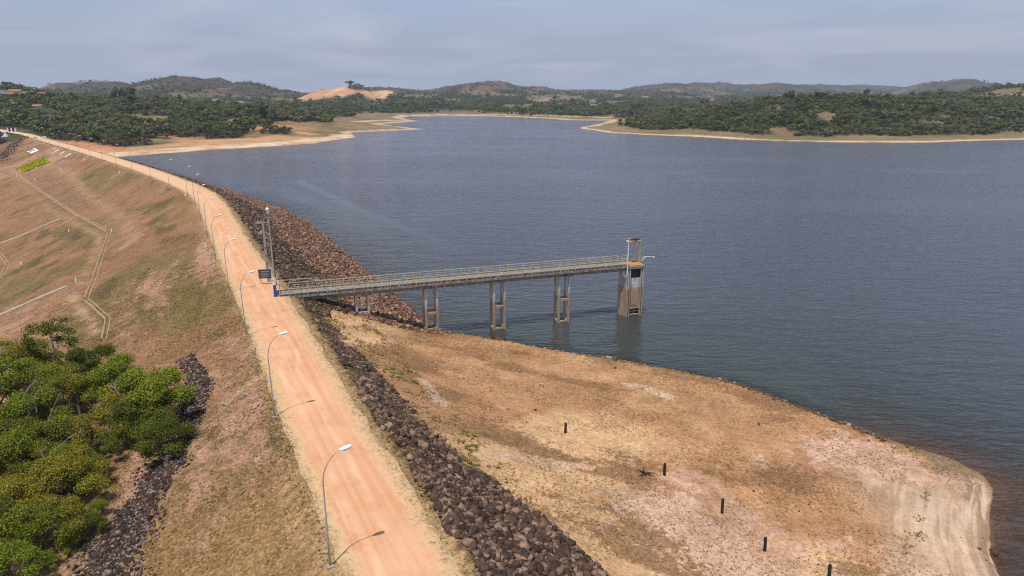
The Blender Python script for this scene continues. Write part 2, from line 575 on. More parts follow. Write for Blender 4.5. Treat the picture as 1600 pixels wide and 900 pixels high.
def road_mat():
    m, t, out = new_mat('laterite_road')
    b = N(t, 'ShaderNodeBsdfPrincipled', inp={'Roughness': 0.92, 'Specular IOR Level': 0.12})
    tcn = N(t, 'ShaderNodeTexCoord')
    P = tcn.outputs['Object']
    u = N(t, 'ShaderNodeAttribute', attribute_name='across').outputs['Fac']
    pale = N(t, 'ShaderNodeAttribute', attribute_name='pale').outputs['Fac']
    uv = N(t, 'ShaderNodeAttribute', attribute_name='along').outputs['Vector']
    c = mixc(t, mrange(t, noise(t, P, 0.10, 5, 0.6), 0.36, 0.64), (0.52, 0.235, 0.115), (0.62, 0.325, 0.18))
    st = noise(t, mapping(t, uv, (2.2, 0.045, 1)), 1.0, 5, 0.6)
    c = mixc(t, mrange(t, st, 0.35, 0.68, 0, 0.8), c, (0.64, 0.395, 0.225))
    c = mixc(t, mrange(t, noise(t, P, 0.33, 6, 0.7), 0.50, 0.72, 0, 0.6), c, (0.47, 0.19, 0.09))
    c = mixc(t, pale, c, (0.60, 0.40, 0.235))
    # towards the verge: pale gravelly sand, then straw
    un = N(t, 'ShaderNodeMath', operation='ADD')
    t.links.new(u, un.inputs[0])
    t.links.new(mrange(t, noise(t, P, 0.7, 6, 0.7), 0.2, 0.8, -0.26, 0.26), un.inputs[1])
    c = mixc(t, mrange(t, un.outputs[0], 0.54, 0.80), c, (0.58, 0.375, 0.20))
    k = mrange(t, un.outputs[0], 0.74, 0.98)
    c = mixc(t, k, c, mixc(t, mrange(t, noise(t, P, 2.6, 5, 0.7), 0.4, 0.6), (0.34, 0.23, 0.115), (0.52, 0.345, 0.19)))
    fl = N(t, 'ShaderNodeMath', operation='MULTIPLY')
    t.links.new(mrange(t, noise(t, P, 2.4, 5, 0.75, 0.5), 0.53, 0.62, 0, 0.8), fl.inputs[0]); t.links.new(mrange(t, un.outputs[0], 0.50, 0.85), fl.inputs[1])
    c = mixc(t, fl.outputs[0], c, (0.25, 0.155, 0.075))
    c = mixc(t, mrange(t, noise(t, P, 6.0, 3, 0.7), 0.60, 0.72, 0, 0.4), c, (0.30, 0.17, 0.09))
    # wheel tracks, a little paler and packed
    ax = N(t, 'ShaderNodeSeparateXYZ'); t.links.new(uv, ax.inputs[0])
    for off_ in (-1.5, 0.3):
        ds = N(t, 'ShaderNodeMath', operation='SUBTRACT', inp={1: off_}); t.links.new(ax.outputs[0], ds.inputs[0])
        wb_ = N(t, 'ShaderNodeMath', operation='ADD'); t.links.new(ds.outputs[0], wb_.inputs[0])
        t.links.new(mrange(t, noise(t, mapping(t, uv, (0.0, 0.05, 1)), 1.0, 3), 0.3, 0.7, -0.8, 0.8), wb_.inputs[1])
        ab_ = N(t, 'ShaderNodeMath', operation='ABSOLUTE'); t.links.new(wb_.outputs[0], ab_.inputs[0])
        tk = N(t, 'ShaderNodeMath', operation='MULTIPLY'); t.links.new(mrange(t, ab_.outputs[0], 0.42, 0.12, 0, 0.5), tk.inputs[0])
        t.links.new(mrange(t, noise(t, P, 0.35, 4, 0.7), 0.35, 0.62), tk.inputs[1])
        c = mixc(t, tk.outputs[0], c, (0.69, 0.46, 0.285))
    t.links.new(c, b.inputs['Base Color'])
    bp = N(t, 'ShaderNodeBump', inp={'Strength': 0.4, 'Distance': 0.05})
    t.links.new(noise(t, P, 3.0, 6, 0.7), bp.inputs['Height'])
    t.links.new(bp.outputs[0], b.inputs['Normal'])
    t.links.new(b.outputs[0], out.inputs[0])
    return m


def water_mat():
    m, t, out = new_mat('lake_water')
    tcn = N(t, 'ShaderNodeTexCoord')
    P = tcn.outputs['Object']
    opac = N(t, 'ShaderNodeAttribute', attribute_name='opacity').outputs['Fac']
    slick = N(t, 'ShaderNodeAttribute', attribute_name='slick').outputs['Fac']
    w1 = noise(t, mapping(t, P, (0.42, 1.30, 1), (0, 0, math.radians(-24))), 1.0, 2, 0.5, 0.6)
    w2 = noise(t, mapping(t, P, (0.13, 0.36, 1), (0, 0, math.radians(-18))), 1.0, 2, 0.5, 0.5)
    w3 = noise(t, mapping(t, P, (0.010, 0.022, 1), (0, 0, math.radians(25))), 1.0, 4, 0.55, 0.6)
    hsum = N(t, 'ShaderNodeMath', operation='MULTIPLY_ADD', inp={1: 1.7})
    t.links.new(w2, hsum.inputs[0]); t.links.new(w1, hsum.inputs[2])
    stren = N(t, 'ShaderNodeMath', operation='SUBTRACT')
    t.links.new(mrange(t, w3, 0.3, 0.7, 0.30, 0.56), stren.inputs[0]); t.links.new(slick, stren.inputs[1])
    bp = N(t, 'ShaderNodeBump', inp={'Distance': 0.85})
    t.links.new(stren.outputs[0], bp.inputs['Strength'])
    t.links.new(hsum.outputs[0], bp.inputs['Height'])
    gl = N(t, 'ShaderNodeBsdfGlossy', inp={'Roughness': 0.16, 'Color': (1, 0.97, 0.99, 1)})
    t.links.new(bp.outputs[0], gl.inputs['Normal'])
    df = N(t, 'ShaderNodeBsdfDiffuse')
    c = mixc(t, mrange(t, w3, 0.35, 0.65), (0.040, 0.044, 0.050), (0.052, 0.056, 0.072))
    gr_ = N(t, 'ShaderNodeAttribute', attribute_name='greenish').outputs['Fac']
    c = mixc(t, gr_, c, (0.034, 0.042, 0.026))
    t.links.new(c, df.inputs['Color'])
    t.links.new(bp.outputs[0], df.inputs['Normal'])
    tr = N(t, 'ShaderNodeBsdfTransparent', inp={'Color': (0.66, 0.56, 0.40, 1)})
    mx = N(t, 'ShaderNodeMixShader')
    t.links.new(opac, mx.inputs[0]); t.links.new(tr.outputs[0], mx.inputs[1]); t.links.new(df.outputs[0], mx.inputs[2])
    fr = N(t, 'ShaderNodeFresnel', inp={'IOR': 1.33})
    t.links.new(bp.outputs[0], fr.inputs['Normal'])
    mg = N(t, 'ShaderNodeMixShader')
    t.links.new(fr.outputs[0], mg.inputs[0]); t.links.new(mx.outputs[0], mg.inputs[1]); t.links.new(gl.outputs[0], mg.inputs[2])
    t.links.new(mg.outputs[0], out.inputs[0])
    return m


def rock_mat(name, dark, mid, light, lichen=None):
    m, t, out = new_mat(name)
    b = N(t, 'ShaderNodeBsdfPrincipled', inp={'Roughness': 0.9, 'Specular IOR Level': 0.2})
    g = N(t, 'ShaderNodeNewGeometry')
    oi = N(t, 'ShaderNodeObjectInfo')
    a = N(t, 'ShaderNodeMath', operation='ADD')
    t.links.new(g.outputs['Random Per Island'], a.inputs[0]); t.links.new(oi.outputs['Random'], a.inputs[1])
    fr = N(t, 'ShaderNodeMath', operation='FRACT'); t.links.new(a.outputs[0], fr.inputs[0])
    r = N(t, 'ShaderNodeValToRGB')
    cr_ = r.color_ramp
    cr_.elements[0].position = 0.0; cr_.elements[0].color = (*dark, 1)
    cr_.elements[1].position = 1.0; cr_.elements[1].color = (*light, 1)
    e = cr_.elements.new(0.62); e.color = (*mid, 1)
    t.links.new(fr.outputs[0], r.inputs[0])
    tcn = N(t, 'ShaderNodeTexCoord')
    nz = noise(t, tcn.outputs['Object'], 3.5, 5, 0.7)
    c = mixc(t, mrange(t, nz, 0.35, 0.7), mixc(t, 1.0, r.outputs[0], (0.6, 0.6, 0.62), 'MULTIPLY'), r.outputs[0])
    if lichen:
        c = mixc(t, mrange(t, noise(t, tcn.outputs['Object'], 1.2, 4), 0.58, 0.68, 0, 0.5), c, lichen)
    t.links.new(c, b.inputs['Base Color'])
    bp = N(t, 'ShaderNodeBump', inp={'Strength': 0.5, 'Distance': 0.06})
    t.links.new(nz, bp.inputs['Height']); t.links.new(bp.outputs[0], b.inputs['Normal'])
    t.links.new(b.outputs[0], out.inputs[0])
    return m


def leaf_mat(name, cols, trans=0.3, isl=0.5, dry=0.55):
    m, t, out = new_mat(name)
    g = N(t, 'ShaderNodeNewGeometry')
    oi = N(t, 'ShaderNodeObjectInfo')
    r = N(t, 'ShaderNodeValToRGB')
    cr_ = r.color_ramp
    n = len(cols)
    cr_.elements[0].color = (*cols[0], 1)
    cr_.elements[1].color = (*cols[-1], 1)
    for i in range(1, n - 1):
        e = cr_.elements.new(i / (n - 1)); e.color = (*cols[i], 1)
    t.links.new(oi.outputs['Random'], r.inputs[0])
    k = mrange(t, g.outputs['Random Per Island'], 0, 1, 1 - isl, 1 + isl)
    v = N(t, 'ShaderNodeHueSaturation')
    t.links.new(r.outputs[0], v.inputs['Color']); t.links.new(k, v.inputs['Value'])
    q7 = N(t, 'ShaderNodeMath', operation='MULTIPLY', inp={1: 7.31}); t.links.new(g.outputs['Random Per Island'], q7.inputs[0])
    f7 = N(t, 'ShaderNodeMath', operation='FRACT'); t.links.new(q7.outputs[0], f7.inputs[0])
    vc = mixc(t, mrange(t, f7.outputs[0], 0.66, 1.0, 0.0, dry), v.outputs[0], (0.24, 0.185, 0.075))
    df = N(t, 'ShaderNodeBsdfDiffuse'); t.links.new(vc, df.inputs['Color'])
    tl = N(t, 'ShaderNodeBsdfTranslucent')
    t.links.new(mixc(t, 1.0, vc, (1.25, 1.3, 0.6), 'MULTIPLY'), tl.inputs['Color'])
    mx = N(t, 'ShaderNodeMixShader', inp={0: trans})
    t.links.new(df.outputs[0], mx.inputs[1]); t.links.new(tl.outputs[0], mx.inputs[2])
    t.links.new(mx.outputs[0], out.inputs[0])
    return m


def pier_mat():
    """concrete with the brown tide mark that the reservoir left below its full level"""
    m, t, out = new_mat('pier_concrete')
    b = N(t, 'ShaderNodeBsdfPrincipled', inp={'Roughness': 0.88, 'Specular IOR Level': 0.2})
    tcn = N(t, 'ShaderNodeTexCoord')
    P = tcn.outputs['Object']
    sp = N(t, 'ShaderNodeSeparateXYZ'); t.links.new(P, sp.inputs[0])
    st = noise(t, mapping(t, P, (4, 4, 0.35)), 1.0, 5, 0.65)
    ad = N(t, 'ShaderNodeMath', operation='MULTIPLY_ADD', inp={1: 1.2}); t.links.new(st, ad.inputs[0]); t.links.new(sp.outputs['Z'], ad.inputs[2])
    white = mixc(t, mrange(t, st, 0.35, 0.68), (0.30, 0.28, 0.26), (0.60, 0.58, 0.55))
    brown = mixc(t, mrange(t, st, 0.3, 0.7), (0.26, 0.18, 0.12), (0.43, 0.32, 0.215))
    c = mixc(t, mrange(t, ad.outputs[0], -3.75, -3.35), brown, white)
    c = mixc(t, mrange(t, noise(t, P, 1.3, 5, 0.7), 0.56, 0.75, 0, 0.6), c, (0.16, 0.12, 0.09))
    t.links.new(c, b.inputs['Base Color'])
    t.links.new(b.outputs[0], out.inputs[0])
    return m


def deck_mat():
    m, t, out = new_mat('stained_concrete')
    b = N(t, 'ShaderNodeBsdfPrincipled', inp={'Roughness': 0.9, 'Specular IOR Level': 0.2})
    tcn = N(t, 'ShaderNodeTexCoord')
    P = tcn.outputs['Object']
    st = noise(t, mapping(t, P, (2.2, 2.2, 0.4)), 1.0, 6, 0.7)
    c = mixc(t, mrange(t, st, 0.38, 0.62), (0.075, 0.066, 0.058), (0.34, 0.30, 0.255))
    c = mixc(t, mrange(t, noise(t, P, 0.35, 4), 0.4, 0.7, 0, 0.7), c, (0.24, 0.205, 0.165))
    t.links.new(c, b.inputs['Base Color'])
    t.links.new(b.outputs[0], out.inputs[0])
    return m


M = {}
M['ground'] = ground_mat()
M['road'] = road_mat()
M['water'] = water_mat()
M['rock_dark'] = rock_mat('dark_rock', (0.042, 0.025, 0.017), (0.130, 0.077, 0.051), (0.36, 0.225, 0.145))
M['rock_red'] = rock_mat('red_rock', (0.09, 0.045, 0.028), (0.27, 0.135, 0.080), (0.46, 0.29, 0.19))
M['rock_drain'] = rock_mat('drain_rock', (0.026, 0.015, 0.010), (0.088, 0.054, 0.039), (0.36, 0.26, 0.20))
M['rock_pale'] = rock_mat('shore_rock', (0.05, 0.032, 0.024), (0.20, 0.12, 0.078), (0.5, 0.38, 0.28))
M['concrete'] = simple_mat('concrete', (0.40, 0.36, 0.31), 0.9, var=0.4, scale=1.2)
M['channel'] = simple_mat('channel_concrete', (0.42, 0.30, 0.185), 0.9, var=0.35, scale=0.8)
M['deck'] = deck_mat()
M['pier'] = pier_mat()
M['panel'] = simple_mat('panel_concrete', (0.36, 0.33, 0.29), 0.9, col2=(0.12, 0.105, 0.09), scale=2.2)
M['rail'] = simple_mat('rail_cream_paint', (0.60, 0.50, 0.34), 0.6, var=0.3, scale=1.5)
M['steel'] = simple_mat('galvanised_steel', (0.42, 0.42, 0.43), 0.5, 0.25, var=0.2, scale=4)
M['pole'] = simple_mat('pole_concrete', (0.42, 0.40, 0.37), 0.85, var=0.25, scale=2)
M['white'] = simple_mat('white_paint', (0.78, 0.78, 0.76), 0.6, var=0.15, scale=2)
M['blue'] = simple_mat('blue_paint', (0.02, 0.085, 0.36), 0.5, var=0.25, scale=2)
M['board'] = simple_mat('board_grey', (0.075, 0.08, 0.095), 0.6, var=0.3, scale=2)
M['black'] = simple_mat('dark_timber', (0.035, 0.028, 0.026), 0.9, var=0.4, scale=5)
M['rust'] = simple_mat('rust_orange', (0.50, 0.24, 0.09), 0.85, var=0.35, scale=3)
M['glass'] = simple_mat('lamp_lens', (0.75, 0.76, 0.78), 0.15, var=0.05, spec=0.6)
M['dark'] = simple_mat('dark_metal_and_shade', (0.05, 0.05, 0.055), 0.6, var=0.3)  # dark metal parts; also the colour of painted shade in openings
M['yellow'] = leaf_mat('yellow_plants', [(0.36, 0.36, 0.012), (0.46, 0.42, 0.02)], 0.15, 0.35, 0.0)
M['straw'] = leaf_mat('straw', [(0.22, 0.14, 0.055), (0.34, 0.22, 0.10), (0.15, 0.11, 0.04)], 0.2, 0.4)
M['weed'] = leaf_mat('weed', [(0.10, 0.14, 0.02), (0.16, 0.17, 0.03), (0.12, 0.10, 0.03)], 0.25, 0.4)
M['bark'] = simple_mat('bark', (0.17, 0.13, 0.10), 0.95, var=0.45, scale=4)
M['deadwood'] = simple_mat('deadwood', (0.27, 0.235, 0.20), 0.95, var=0.4, scale=3)
M['palebark'] = simple_mat('pale_bark', (0.46, 0.42, 0.37), 0.9, var=0.35, scale=3)
M['leaf_bright'] = leaf_mat('leaf_bright', [(0.190, 0.240, 0.026), (0.225, 0.255, 0.032)], 0.4, 0.65)
M['leaf_green'] = leaf_mat('leaf_green', [(0.165, 0.195, 0.024), (0.210, 0.220, 0.028)], 0.4, 0.65)
M['leaf_dark'] = leaf_mat('leaf_dark', [(0.105, 0.128, 0.022), (0.135, 0.145, 0.026)], 0.38, 0.65)
M['leaf_olive'] = leaf_mat('leaf_olive', [(0.245, 0.215, 0.034), (0.285, 0.250, 0.030), (0.225, 0.205, 0.038)], 0.38, 0.65)
M['leaf_far'] = leaf_mat('leaf_far', [(0.060, 0.088, 0.020), (0.125, 0.150, 0.032), (0.065, 0.076, 0.028), (0.170, 0.150, 0.066), (0.066, 0.094, 0.022), (0.145, 0.132, 0.084), (0.092, 0.140, 0.024), (0.055, 0.074, 0.022)], 0.25, 0.55)
M['leaf_scrub'] = leaf_mat('leaf_scrub', [(0.10, 0.074, 0.046), (0.13, 0.098, 0.060), (0.080, 0.072, 0.034)], 0.2, 0.4)
M['leaf_palm'] = leaf_mat('leaf_palm', [(0.075, 0.10, 0.026), (0.115, 0.125, 0.036)], 0.25, 0.4)
M['wall'] = simple_mat('house_plaster', (0.66, 0.63, 0.58), 0.85, var=0.25, scale=0.8)
M['tile'] = simple_mat('roof_tile', (0.40, 0.155, 0.085), 0.85, var=0.35, scale=0.8)

# ------------------------------------------------------------------ ground sheet
def grow(start, step, rate, end):
    v, s = [start], step
    while v[-1] < end:
        s *= rate
        v.append(v[-1] + s)
    return v


gx_r = grow(72, 0.75, 1.028, 4600)
gx_l = [-130 - (a - 130) for a in grow(130, 0.75, 1.026, 4600)]
gx = np.array(sorted(set(gx_l + list(np.arange(-129.3, 72, 0.75)) + gx_r)))
gy = np.array(list(np.arange(-60, 28, 8.0)) + list(np.arange(28, 132, 0.75)) + list(np.arange(132, 250, 1.5)) + grow(250, 1.6, 1.0155, 6600))
GX, GY = np.meshgrid(gx, gy)
nx, ny = len(gx), len(gy)
x = GX.ravel(); y = GY.ravel()
Z = height(x, y)


def grid_faces(nx, ny, keep=None):
    i = np.arange(nx - 1)[None, :] + np.arange(ny - 1)[:, None] * nx
    f = np.stack([i, i + 1, i + 1 + nx, i + nx], -1).reshape(-1, 4)
    return f if keep is None else f[keep]


# ---- what grows or lies where (real surface colours)
dC, sC, arcC = pdist(x, y, CENTRE)
S = dC * sC
E_ = S - HALF
DN = -S - HALF
dL, _, _ = pdist(x, y, LAKE, True)
Q = np.where(inpoly(x, y, LAKE), -dL, dL) + (fbm(x / 60, y / 60, 3, 3) - 0.5) * 16 * sstep(380, 520, y)
dB, _, _ = pdist(x, y, BERM_EDGE)
INB = inpoly(x, y, BERM_POLY)
R_ = np.hypot(x, y)


def C3(c, n=len(x)):
    return np.tile(np.array(c, float), (n, 1))


def paint(base, mask, c):
    c = np.asarray(c, float)
    return base + (c - base) * np.clip(mask, 0, 1)[:, None]


bare = np.full(len(x), -1.0)
tuf = np.ones(len(x))
nA = fbm(x / 22, y / 22, 61, 4); nB = fbm(x / 8, y / 8, 71, 4); nC = fbm(x / 60, y / 60, 81, 3)
# --- downstream grass
streak = fbm((x * 0.9 + y * 0.45) / 5, (-x * 0.45 + y * 0.9) / 26, 91, 4)
g = C3((0.345, 0.188, 0.104))
g = paint(g, sstep(0.45, 0.62, nA), (0.225, 0.160, 0.066))
g = paint(g, sstep(0.52, 0.7, streak) * 0.7, (0.37, 0.215, 0.125))
g = paint(g, sstep(0.62, 0.74, nB) * sstep(0.42, 0.55, nA) * 0.7, (0.155, 0.140, 0.036))
g = paint(g, sstep(66, 45, y) * 0.6, (0.34, 0.23, 0.10))
bc = C3((0.49, 0.285, 0.215))
bare = np.where(S < -HALF, 0.29 + (nC - 0.5) * 1.25 + (streak - 0.5) * 0.5, bare)
# --- crest verges
cm = sstep(HALF + 0.9, HALF - 0.6, np.abs(S))
g = paint(g, cm, (0.44, 0.30, 0.165))
bc = paint(bc, cm, (0.56, 0.38, 0.22))
bare = np.where(np.abs(S) < HALF + 0.4, 0.36 + (nB - 0.5) * 0.8, bare)
# --- upstream strip of dry grass above the rocks
um = sstep(HALF - 2.6, HALF - 1.6, S)
g = paint(g, um, (0.40, 0.27, 0.14))
bare = np.where((S > HALF - 2.4) & (E_ < 2.5), 0.30 + (nB - 0.5) * 0.9, bare)
# under the rocks
rk = (S > HALF - 0.9)
g = np.where(rk[:, None], np.array((0.10, 0.076, 0.052)), g)
bare = np.where(rk, -1.0, bare)
# --- dry berm
toe = np.interp(arcC, TOE_ARC, TOE_E)
bmk = INB & (S > 0) & (E_ > toe - 0.6)
dWb = np.where(INB, dB, -dB)
bg_ = C3((0.74, 0.475, 0.275))
bg_ = paint(bg_, sstep(0.46, 0.58, nA), (0.50, 0.275, 0.15))
bg_ = paint(bg_, sstep(0.50, 0.66, nB) * 0.55, (0.60, 0.365, 0.20))
pinkzone = np.exp(-(((x - 18) / 15) ** 2 + ((y - 52) / 12) ** 2)) + 0.8 * np.exp(-(((x - 40) / 9) ** 2 + ((y - 68) / 7) ** 2)) + 0.5 * np.exp(-(((x + 21) / 5) ** 2 + ((y - 93) / 3) ** 2))
bb = C3((0.69, 0.45, 0.345))
bb = paint(bb, sstep(0.45, 0.6, nB), (0.66, 0.46, 0.35))
beach = sstep(15, 8, dWb + (nB - 0.5) * 5) * sstep(30, 40, x) * sstep(68, 60, y)
bg_ = paint(bg_, beach, (0.46, 0.315, 0.215))
rim = sstep(1.4, 0.3, dWb)
bg_ = paint(bg_, rim * 0.9, (0.20, 0.12, 0.07))
g = np.where(bmk[:, None], bg_, g)
bc = np.where(bmk[:, None], bb, bc)
bare = np.where(bmk, 0.06 + pinkzone * 0.66 + (nA - 0.5) * 0.7 + beach * 0.12, bare)
tuf = np.where(bmk, 0.8 - 0.55 * beach, tuf)
ban = fbm((x * 0.93 - y * 0.37) / 11, (x * 0.37 + y * 0.93) / 4.0, 151, 5)
bpatch = 0.30 + (ban - 0.5) * 1.5 + (nA - 0.5) * 0.5 - beach * 0.9 + 0.10 * sstep(14, 3, E_ - toe)
golden = np.exp(-(((x - 27) / 9) ** 2 + ((y - 58) / 5) ** 2))
bpatch = bpatch - golden * 0.12
bare = np.where(bmk, bare - golden * 0.35, bare)
spatch = 0.26 + (fbm((x * 0.9 + y * 0.45) / 3.5, (-x * 0.45 + y * 0.9) / 12, 153, 5) - 0.5) * 1.5 + (nB - 0.5) * 0.4
# wet margin and silt below the water
wet = (S > 0) & (Z < WL + 0.16) & (R_ < 300)
g = np.where(wet[:, None], np.array((0.30, 0.205, 0.135)), g)
bare = np.where(wet, -1, bare)
# --- land beyond the water and beyond the dam's far end
farm = ((Q > -14) & (y > 395) & ((S > 14) | (y > 470))) | (y > 560) | ((S < 0) & (y > 470))
fg = C3((0.052, 0.056, 0.022))
fg = paint(fg, sstep(0.45, 0.62, fbm(x / 90, y / 90, 101, 4)) * sstep(900, 1300, R_), (0.17, 0.135, 0.062))
fg = paint(fg, sstep(0.65, 0.70, fbm(x / 30, y / 48, 103, 4)) * sstep(1100, 800, R_), (0.215, 0.15, 0.08))
hillm = np.zeros(len(x))
for (hx, hy, hz_, sx, sy), a in zip(HILLS, range(len(HILLS))):
    if hy > 1750:
        hillm = np.maximum(hillm, np.exp(-(((x - hx) / (sx * 1.15)) ** 2 + ((y - hy) / (sy * 1.15)) ** 2)))
fg = paint(fg, sstep(0.18, 0.6, hillm), (0.078, 0.052, 0.040))
fg = paint(fg, sstep(0.2, 0.6, hillm) * sstep(0.46, 0.58, fbm(x / 70, y / 70, 113, 4)), (0.042, 0.044, 0.026))
fg = paint(fg, sstep(0.2, 0.6, hillm) * sstep(0.62, 0.72, fbm(x / 45, y / 45, 117, 4)), (0.17, 0.10, 0.07))
# bare orange knoll
for px, py, Y, sx in [(510, 140, 1650, 60), (540, 134, 1650, 50), (590, 140, 1680, 45)]:
    X0, _, _ = far_pt(px, py, Y)
    mk = np.exp(-(((x - X0) / sx) ** 2 + ((y - Y + 40) / 90) ** 2))
    fg = paint(fg, sstep(0.30, 0.45, mk + (fbm(x / 25, y / 25, 131, 3) - 0.5) * 0.35), (0.52, 0.27, 0.15))
    fg = paint(fg, sstep(0.30, 0.45, mk) * sstep(0.5, 0.62, fbm(x / 18, y / 30, 133, 3)) * 0.8, (0.62, 0.44, 0.31))
mk = np.exp(-(((x - far_pt(562, 130, 1650)[0]) / 26) ** 2 + ((y - 1650) / 60) ** 2))
fg = paint(fg, sstep(0.25, 0.5, mk), (0.075, 0.06, 0.035))
# village slope at the left edge
X0, _, _ = far_pt(5, 137, 900)
fg = paint(fg, np.exp(-(((x - X0 + 10) / 55) ** 2 + ((y - 890) / 60) ** 2)) * 1.3, (0.33, 0.185, 0.115))
# shores: sand, soil and thin grass behind the water line
leftb = (x < -60) & (y < 640)
rightb = (x > 60) & (y < 780)
sandw = np.where(leftb, 22, np.where(rightb, 9, 13)) + (nC - 0.5) * 12
grassw = np.where(leftb, np.where(y < 520, 40, 52), np.where(rightb, 42, np.where(x < -60, 75, 48))) + (nC - 0.5) * 30
gr = sstep(grassw + 5, grassw - 5, Q)
fg = paint(fg, gr, (0.245, 0.175, 0.092))
fg = paint(fg, gr * sstep(0.5, 0.62, nA), (0.17, 0.14, 0.062))
fg = paint(fg, gr * np.where(leftb, 1.0, 0.0) * sstep(0.42, 0.55, nC), (0.50, 0.29, 0.16))
sd_ = sstep(sandw + 3, sandw - 3, Q)
fg = paint(fg, sd_, (0.66, 0.52, 0.385))
fg = paint(fg, sd_ * (~leftb & ~rightb) * 0.7, (0.44, 0.33, 0.225))
fg = paint(fg, sd_ * np.where(leftb, 0.9, 0.25) * sstep(0.42, 0.6, nB), (0.52, 0.30, 0.17))
fg = paint(fg, sstep(2.0, -2.0, Q), (0.30, 0.20, 0.13))
g = np.where(farm[:, None], fg, g)
bare = np.where(farm, -1, bare)
tuf = np.where(farm, 0.35, tuf)


def strip(pts, w, c, amt=1.0, pix=True):
    """a worn path or a patch of soil along a line on the ground"""
    global g, bare
    P = at_line(pts) if pix else pts
    P = np.array(P)
    bb_ = (x > P[:, 0].min() - 30) & (x < P[:, 0].max() + 30) & (y > P[:, 1].min() - 30) & (y < P[:, 1].max() + 30)
    idx = np.nonzero(bb_)[0]
    if len(idx) == 0: return
    d_, _, _ = pdist(x[idx], y[idx], P)
    d_ = d_ + (vnoise(x[idx] / 1.6, y[idx] / 1.6, 201) - 0.5) * w * 1.1
    mk = sstep(w, w * 0.35, d_) * amt
    g[idx] = g[idx] + (np.array(c) - g[idx]) * mk[:, None]
    bare[idx] = np.where(mk > 0.4, -0.3, bare[idx])
    if np.ndim(bpatch): bpatch[idx] = bpatch[idx] - mk; spatch[idx] = spatch[idx] - mk


pink = (0.46, 0.275, 0.185)
strip([(10, 258), (75, 325), (110, 345), (150, 366), (155, 380), (142, 410), (130, 430)], 1.2, (0.42, 0.27, 0.155))
strip([(126, 442), (114, 462), (128, 487), (146, 504), (148, 522)], 0.9, (0.50, 0.33, 0.23))
strip([(80, 258), (108, 272), (130, 298), (165, 325), (200, 352), (207, 375), (185, 392)], 2.6, pink, 0.8)
strip([(60, 268), (85, 290), (110, 320)], 7, (0.33, 0.19, 0.125), 0.75)
strip([(110, 320), (140, 335), (165, 345), (190, 365)], 5.0, (0.33, 0.19, 0.125), 0.6)
strip([(20, 500), (70, 478), (112, 452)], 3.6, (0.36, 0.205, 0.15), 0.75)
strip([(30, 530), (80, 505), (120, 480)], 3.2, (0.37, 0.21, 0.15), 0.6)
strip([(300, 582), (320, 586), (350, 586), (392, 582)], 0.7, (0.56, 0.37, 0.24), 0.9)
strip([(402, 590), (375, 612), (345, 640)], 0.8, (0.56, 0.38, 0.25), 0.85)
strip([(664, 596), (674, 614), (694, 636)], 0.75, (0.74, 0.54, 0.43), 0.95)
strip([(740, 706), (770, 708), (800, 712), (830, 720), (870, 727), (910, 728)], 0.85, (0.76, 0.54, 0.43), 0.95)
strip([(980, 600), (1010, 606), (1045, 620)], 0.8, (0.74, 0.55, 0.42), 0.9)
strip([(1050, 745), (1090, 765), (1120, 790), (1160, 825), (1210, 862), (1250, 890)], 1.2, (0.70, 0.45, 0.345), 0.9)
strip([(1060, 735), (1110, 752), (1150, 790), (1200, 830)], 0.8, (0.68, 0.45, 0.345), 0.8)
for k in range(5):
    o = k * 11
    strip([(1380 + o * 2.2, 905), (1398 + o * 2.1, 860), (1412 + o * 2.0, 800), (1425 + o * 1.8, 752)], 0.45, (0.60, 0.45, 0.34), 0.5)
strip([(440, 745), (455, 790), (470, 830), (500, 880), (515, 910)], 0.35, (0.58, 0.37, 0.22), 0.8)
# orange cuts in the left wood, the rutted bank behind the dam end, pale banks in the right hills
for P_, w_ in [([(358, 198), (378, 196)], 9), ([(402, 200), (430, 199), (450, 198)], 12), ([(285, 203), (293, 198)], 7),
               ([(70, 216), (100, 221), (140, 226), (200, 236)], 9), ([(255, 210), (275, 215), (290, 220), (330, 226)], 6)]:
    strip(P_, w_, (0.52, 0.235, 0.115), 0.95)
for P_, w_ in [([(1527, 150), (1560, 144)], 8), ([(1560, 152), (1585, 148), (1600, 147)], 12), ([(1495, 159), (1525, 159)], 8), ([(840, 158), (850, 157)], 25), ([(895, 170), (910, 169)], 20)]:
    strip(P_, w_, (0.50, 0.30, 0.19), 0.95)

strip([(965, 181), (1000, 179), (1040, 177), (1070, 176)], 34, (0.29, 0.205, 0.105), 0.95)
strip([(622, 180.5), (700, 178.5), (780, 178.5), (860, 180), (950, 184)], 9, (0.60, 0.46, 0.33), 0.9)
strip([(790, 176), (850, 176.5), (900, 177)], 8, (0.55, 0.46, 0.36), 0.8)
strip([(385, 201), (415, 200), (450, 199), (470, 200)], 20, (0.48, 0.215, 0.11), 0.95)
strip([(330, 199), (375, 197)], 12, (0.48, 0.215, 0.11), 0.9)
strip([(560, 190), (600, 188), (640, 188)], 9, (0.60, 0.46, 0.33), 0.8)
gm = np_mesh('terrain', np.stack([x, y, Z], 1), grid_faces(nx, ny), 4, M['ground'], True)
cattr(gm, 'base_col', g); cattr(gm, 'bare_col', bc)
patch = np.where(bmk, bpatch, np.where((S < -HALF) & ~farm, spatch, -1.0))
patch = np.where(wet, -1.0, patch)
cattr(gm, 'patch_col', np.where(bmk[:, None], np.array((0.30, 0.165, 0.085)), np.array((0.135, 0.105, 0.044))))
fattr(gm, 'patch', patch)
fattr(gm, 'beach', np.where(bmk, beach, 0.0))
av = gm.attributes.new('shore', 'FLOAT_VECTOR', 'POINT')
_, _, alongB = pdist(x, y, BERM_EDGE)
av.data.foreach_set('vector', np.stack([dWb, alongB, 0 * x], 1).astype(np.float32).ravel())
fattr(gm, 'bare', bare); fattr(gm, 'tufty', tuf)
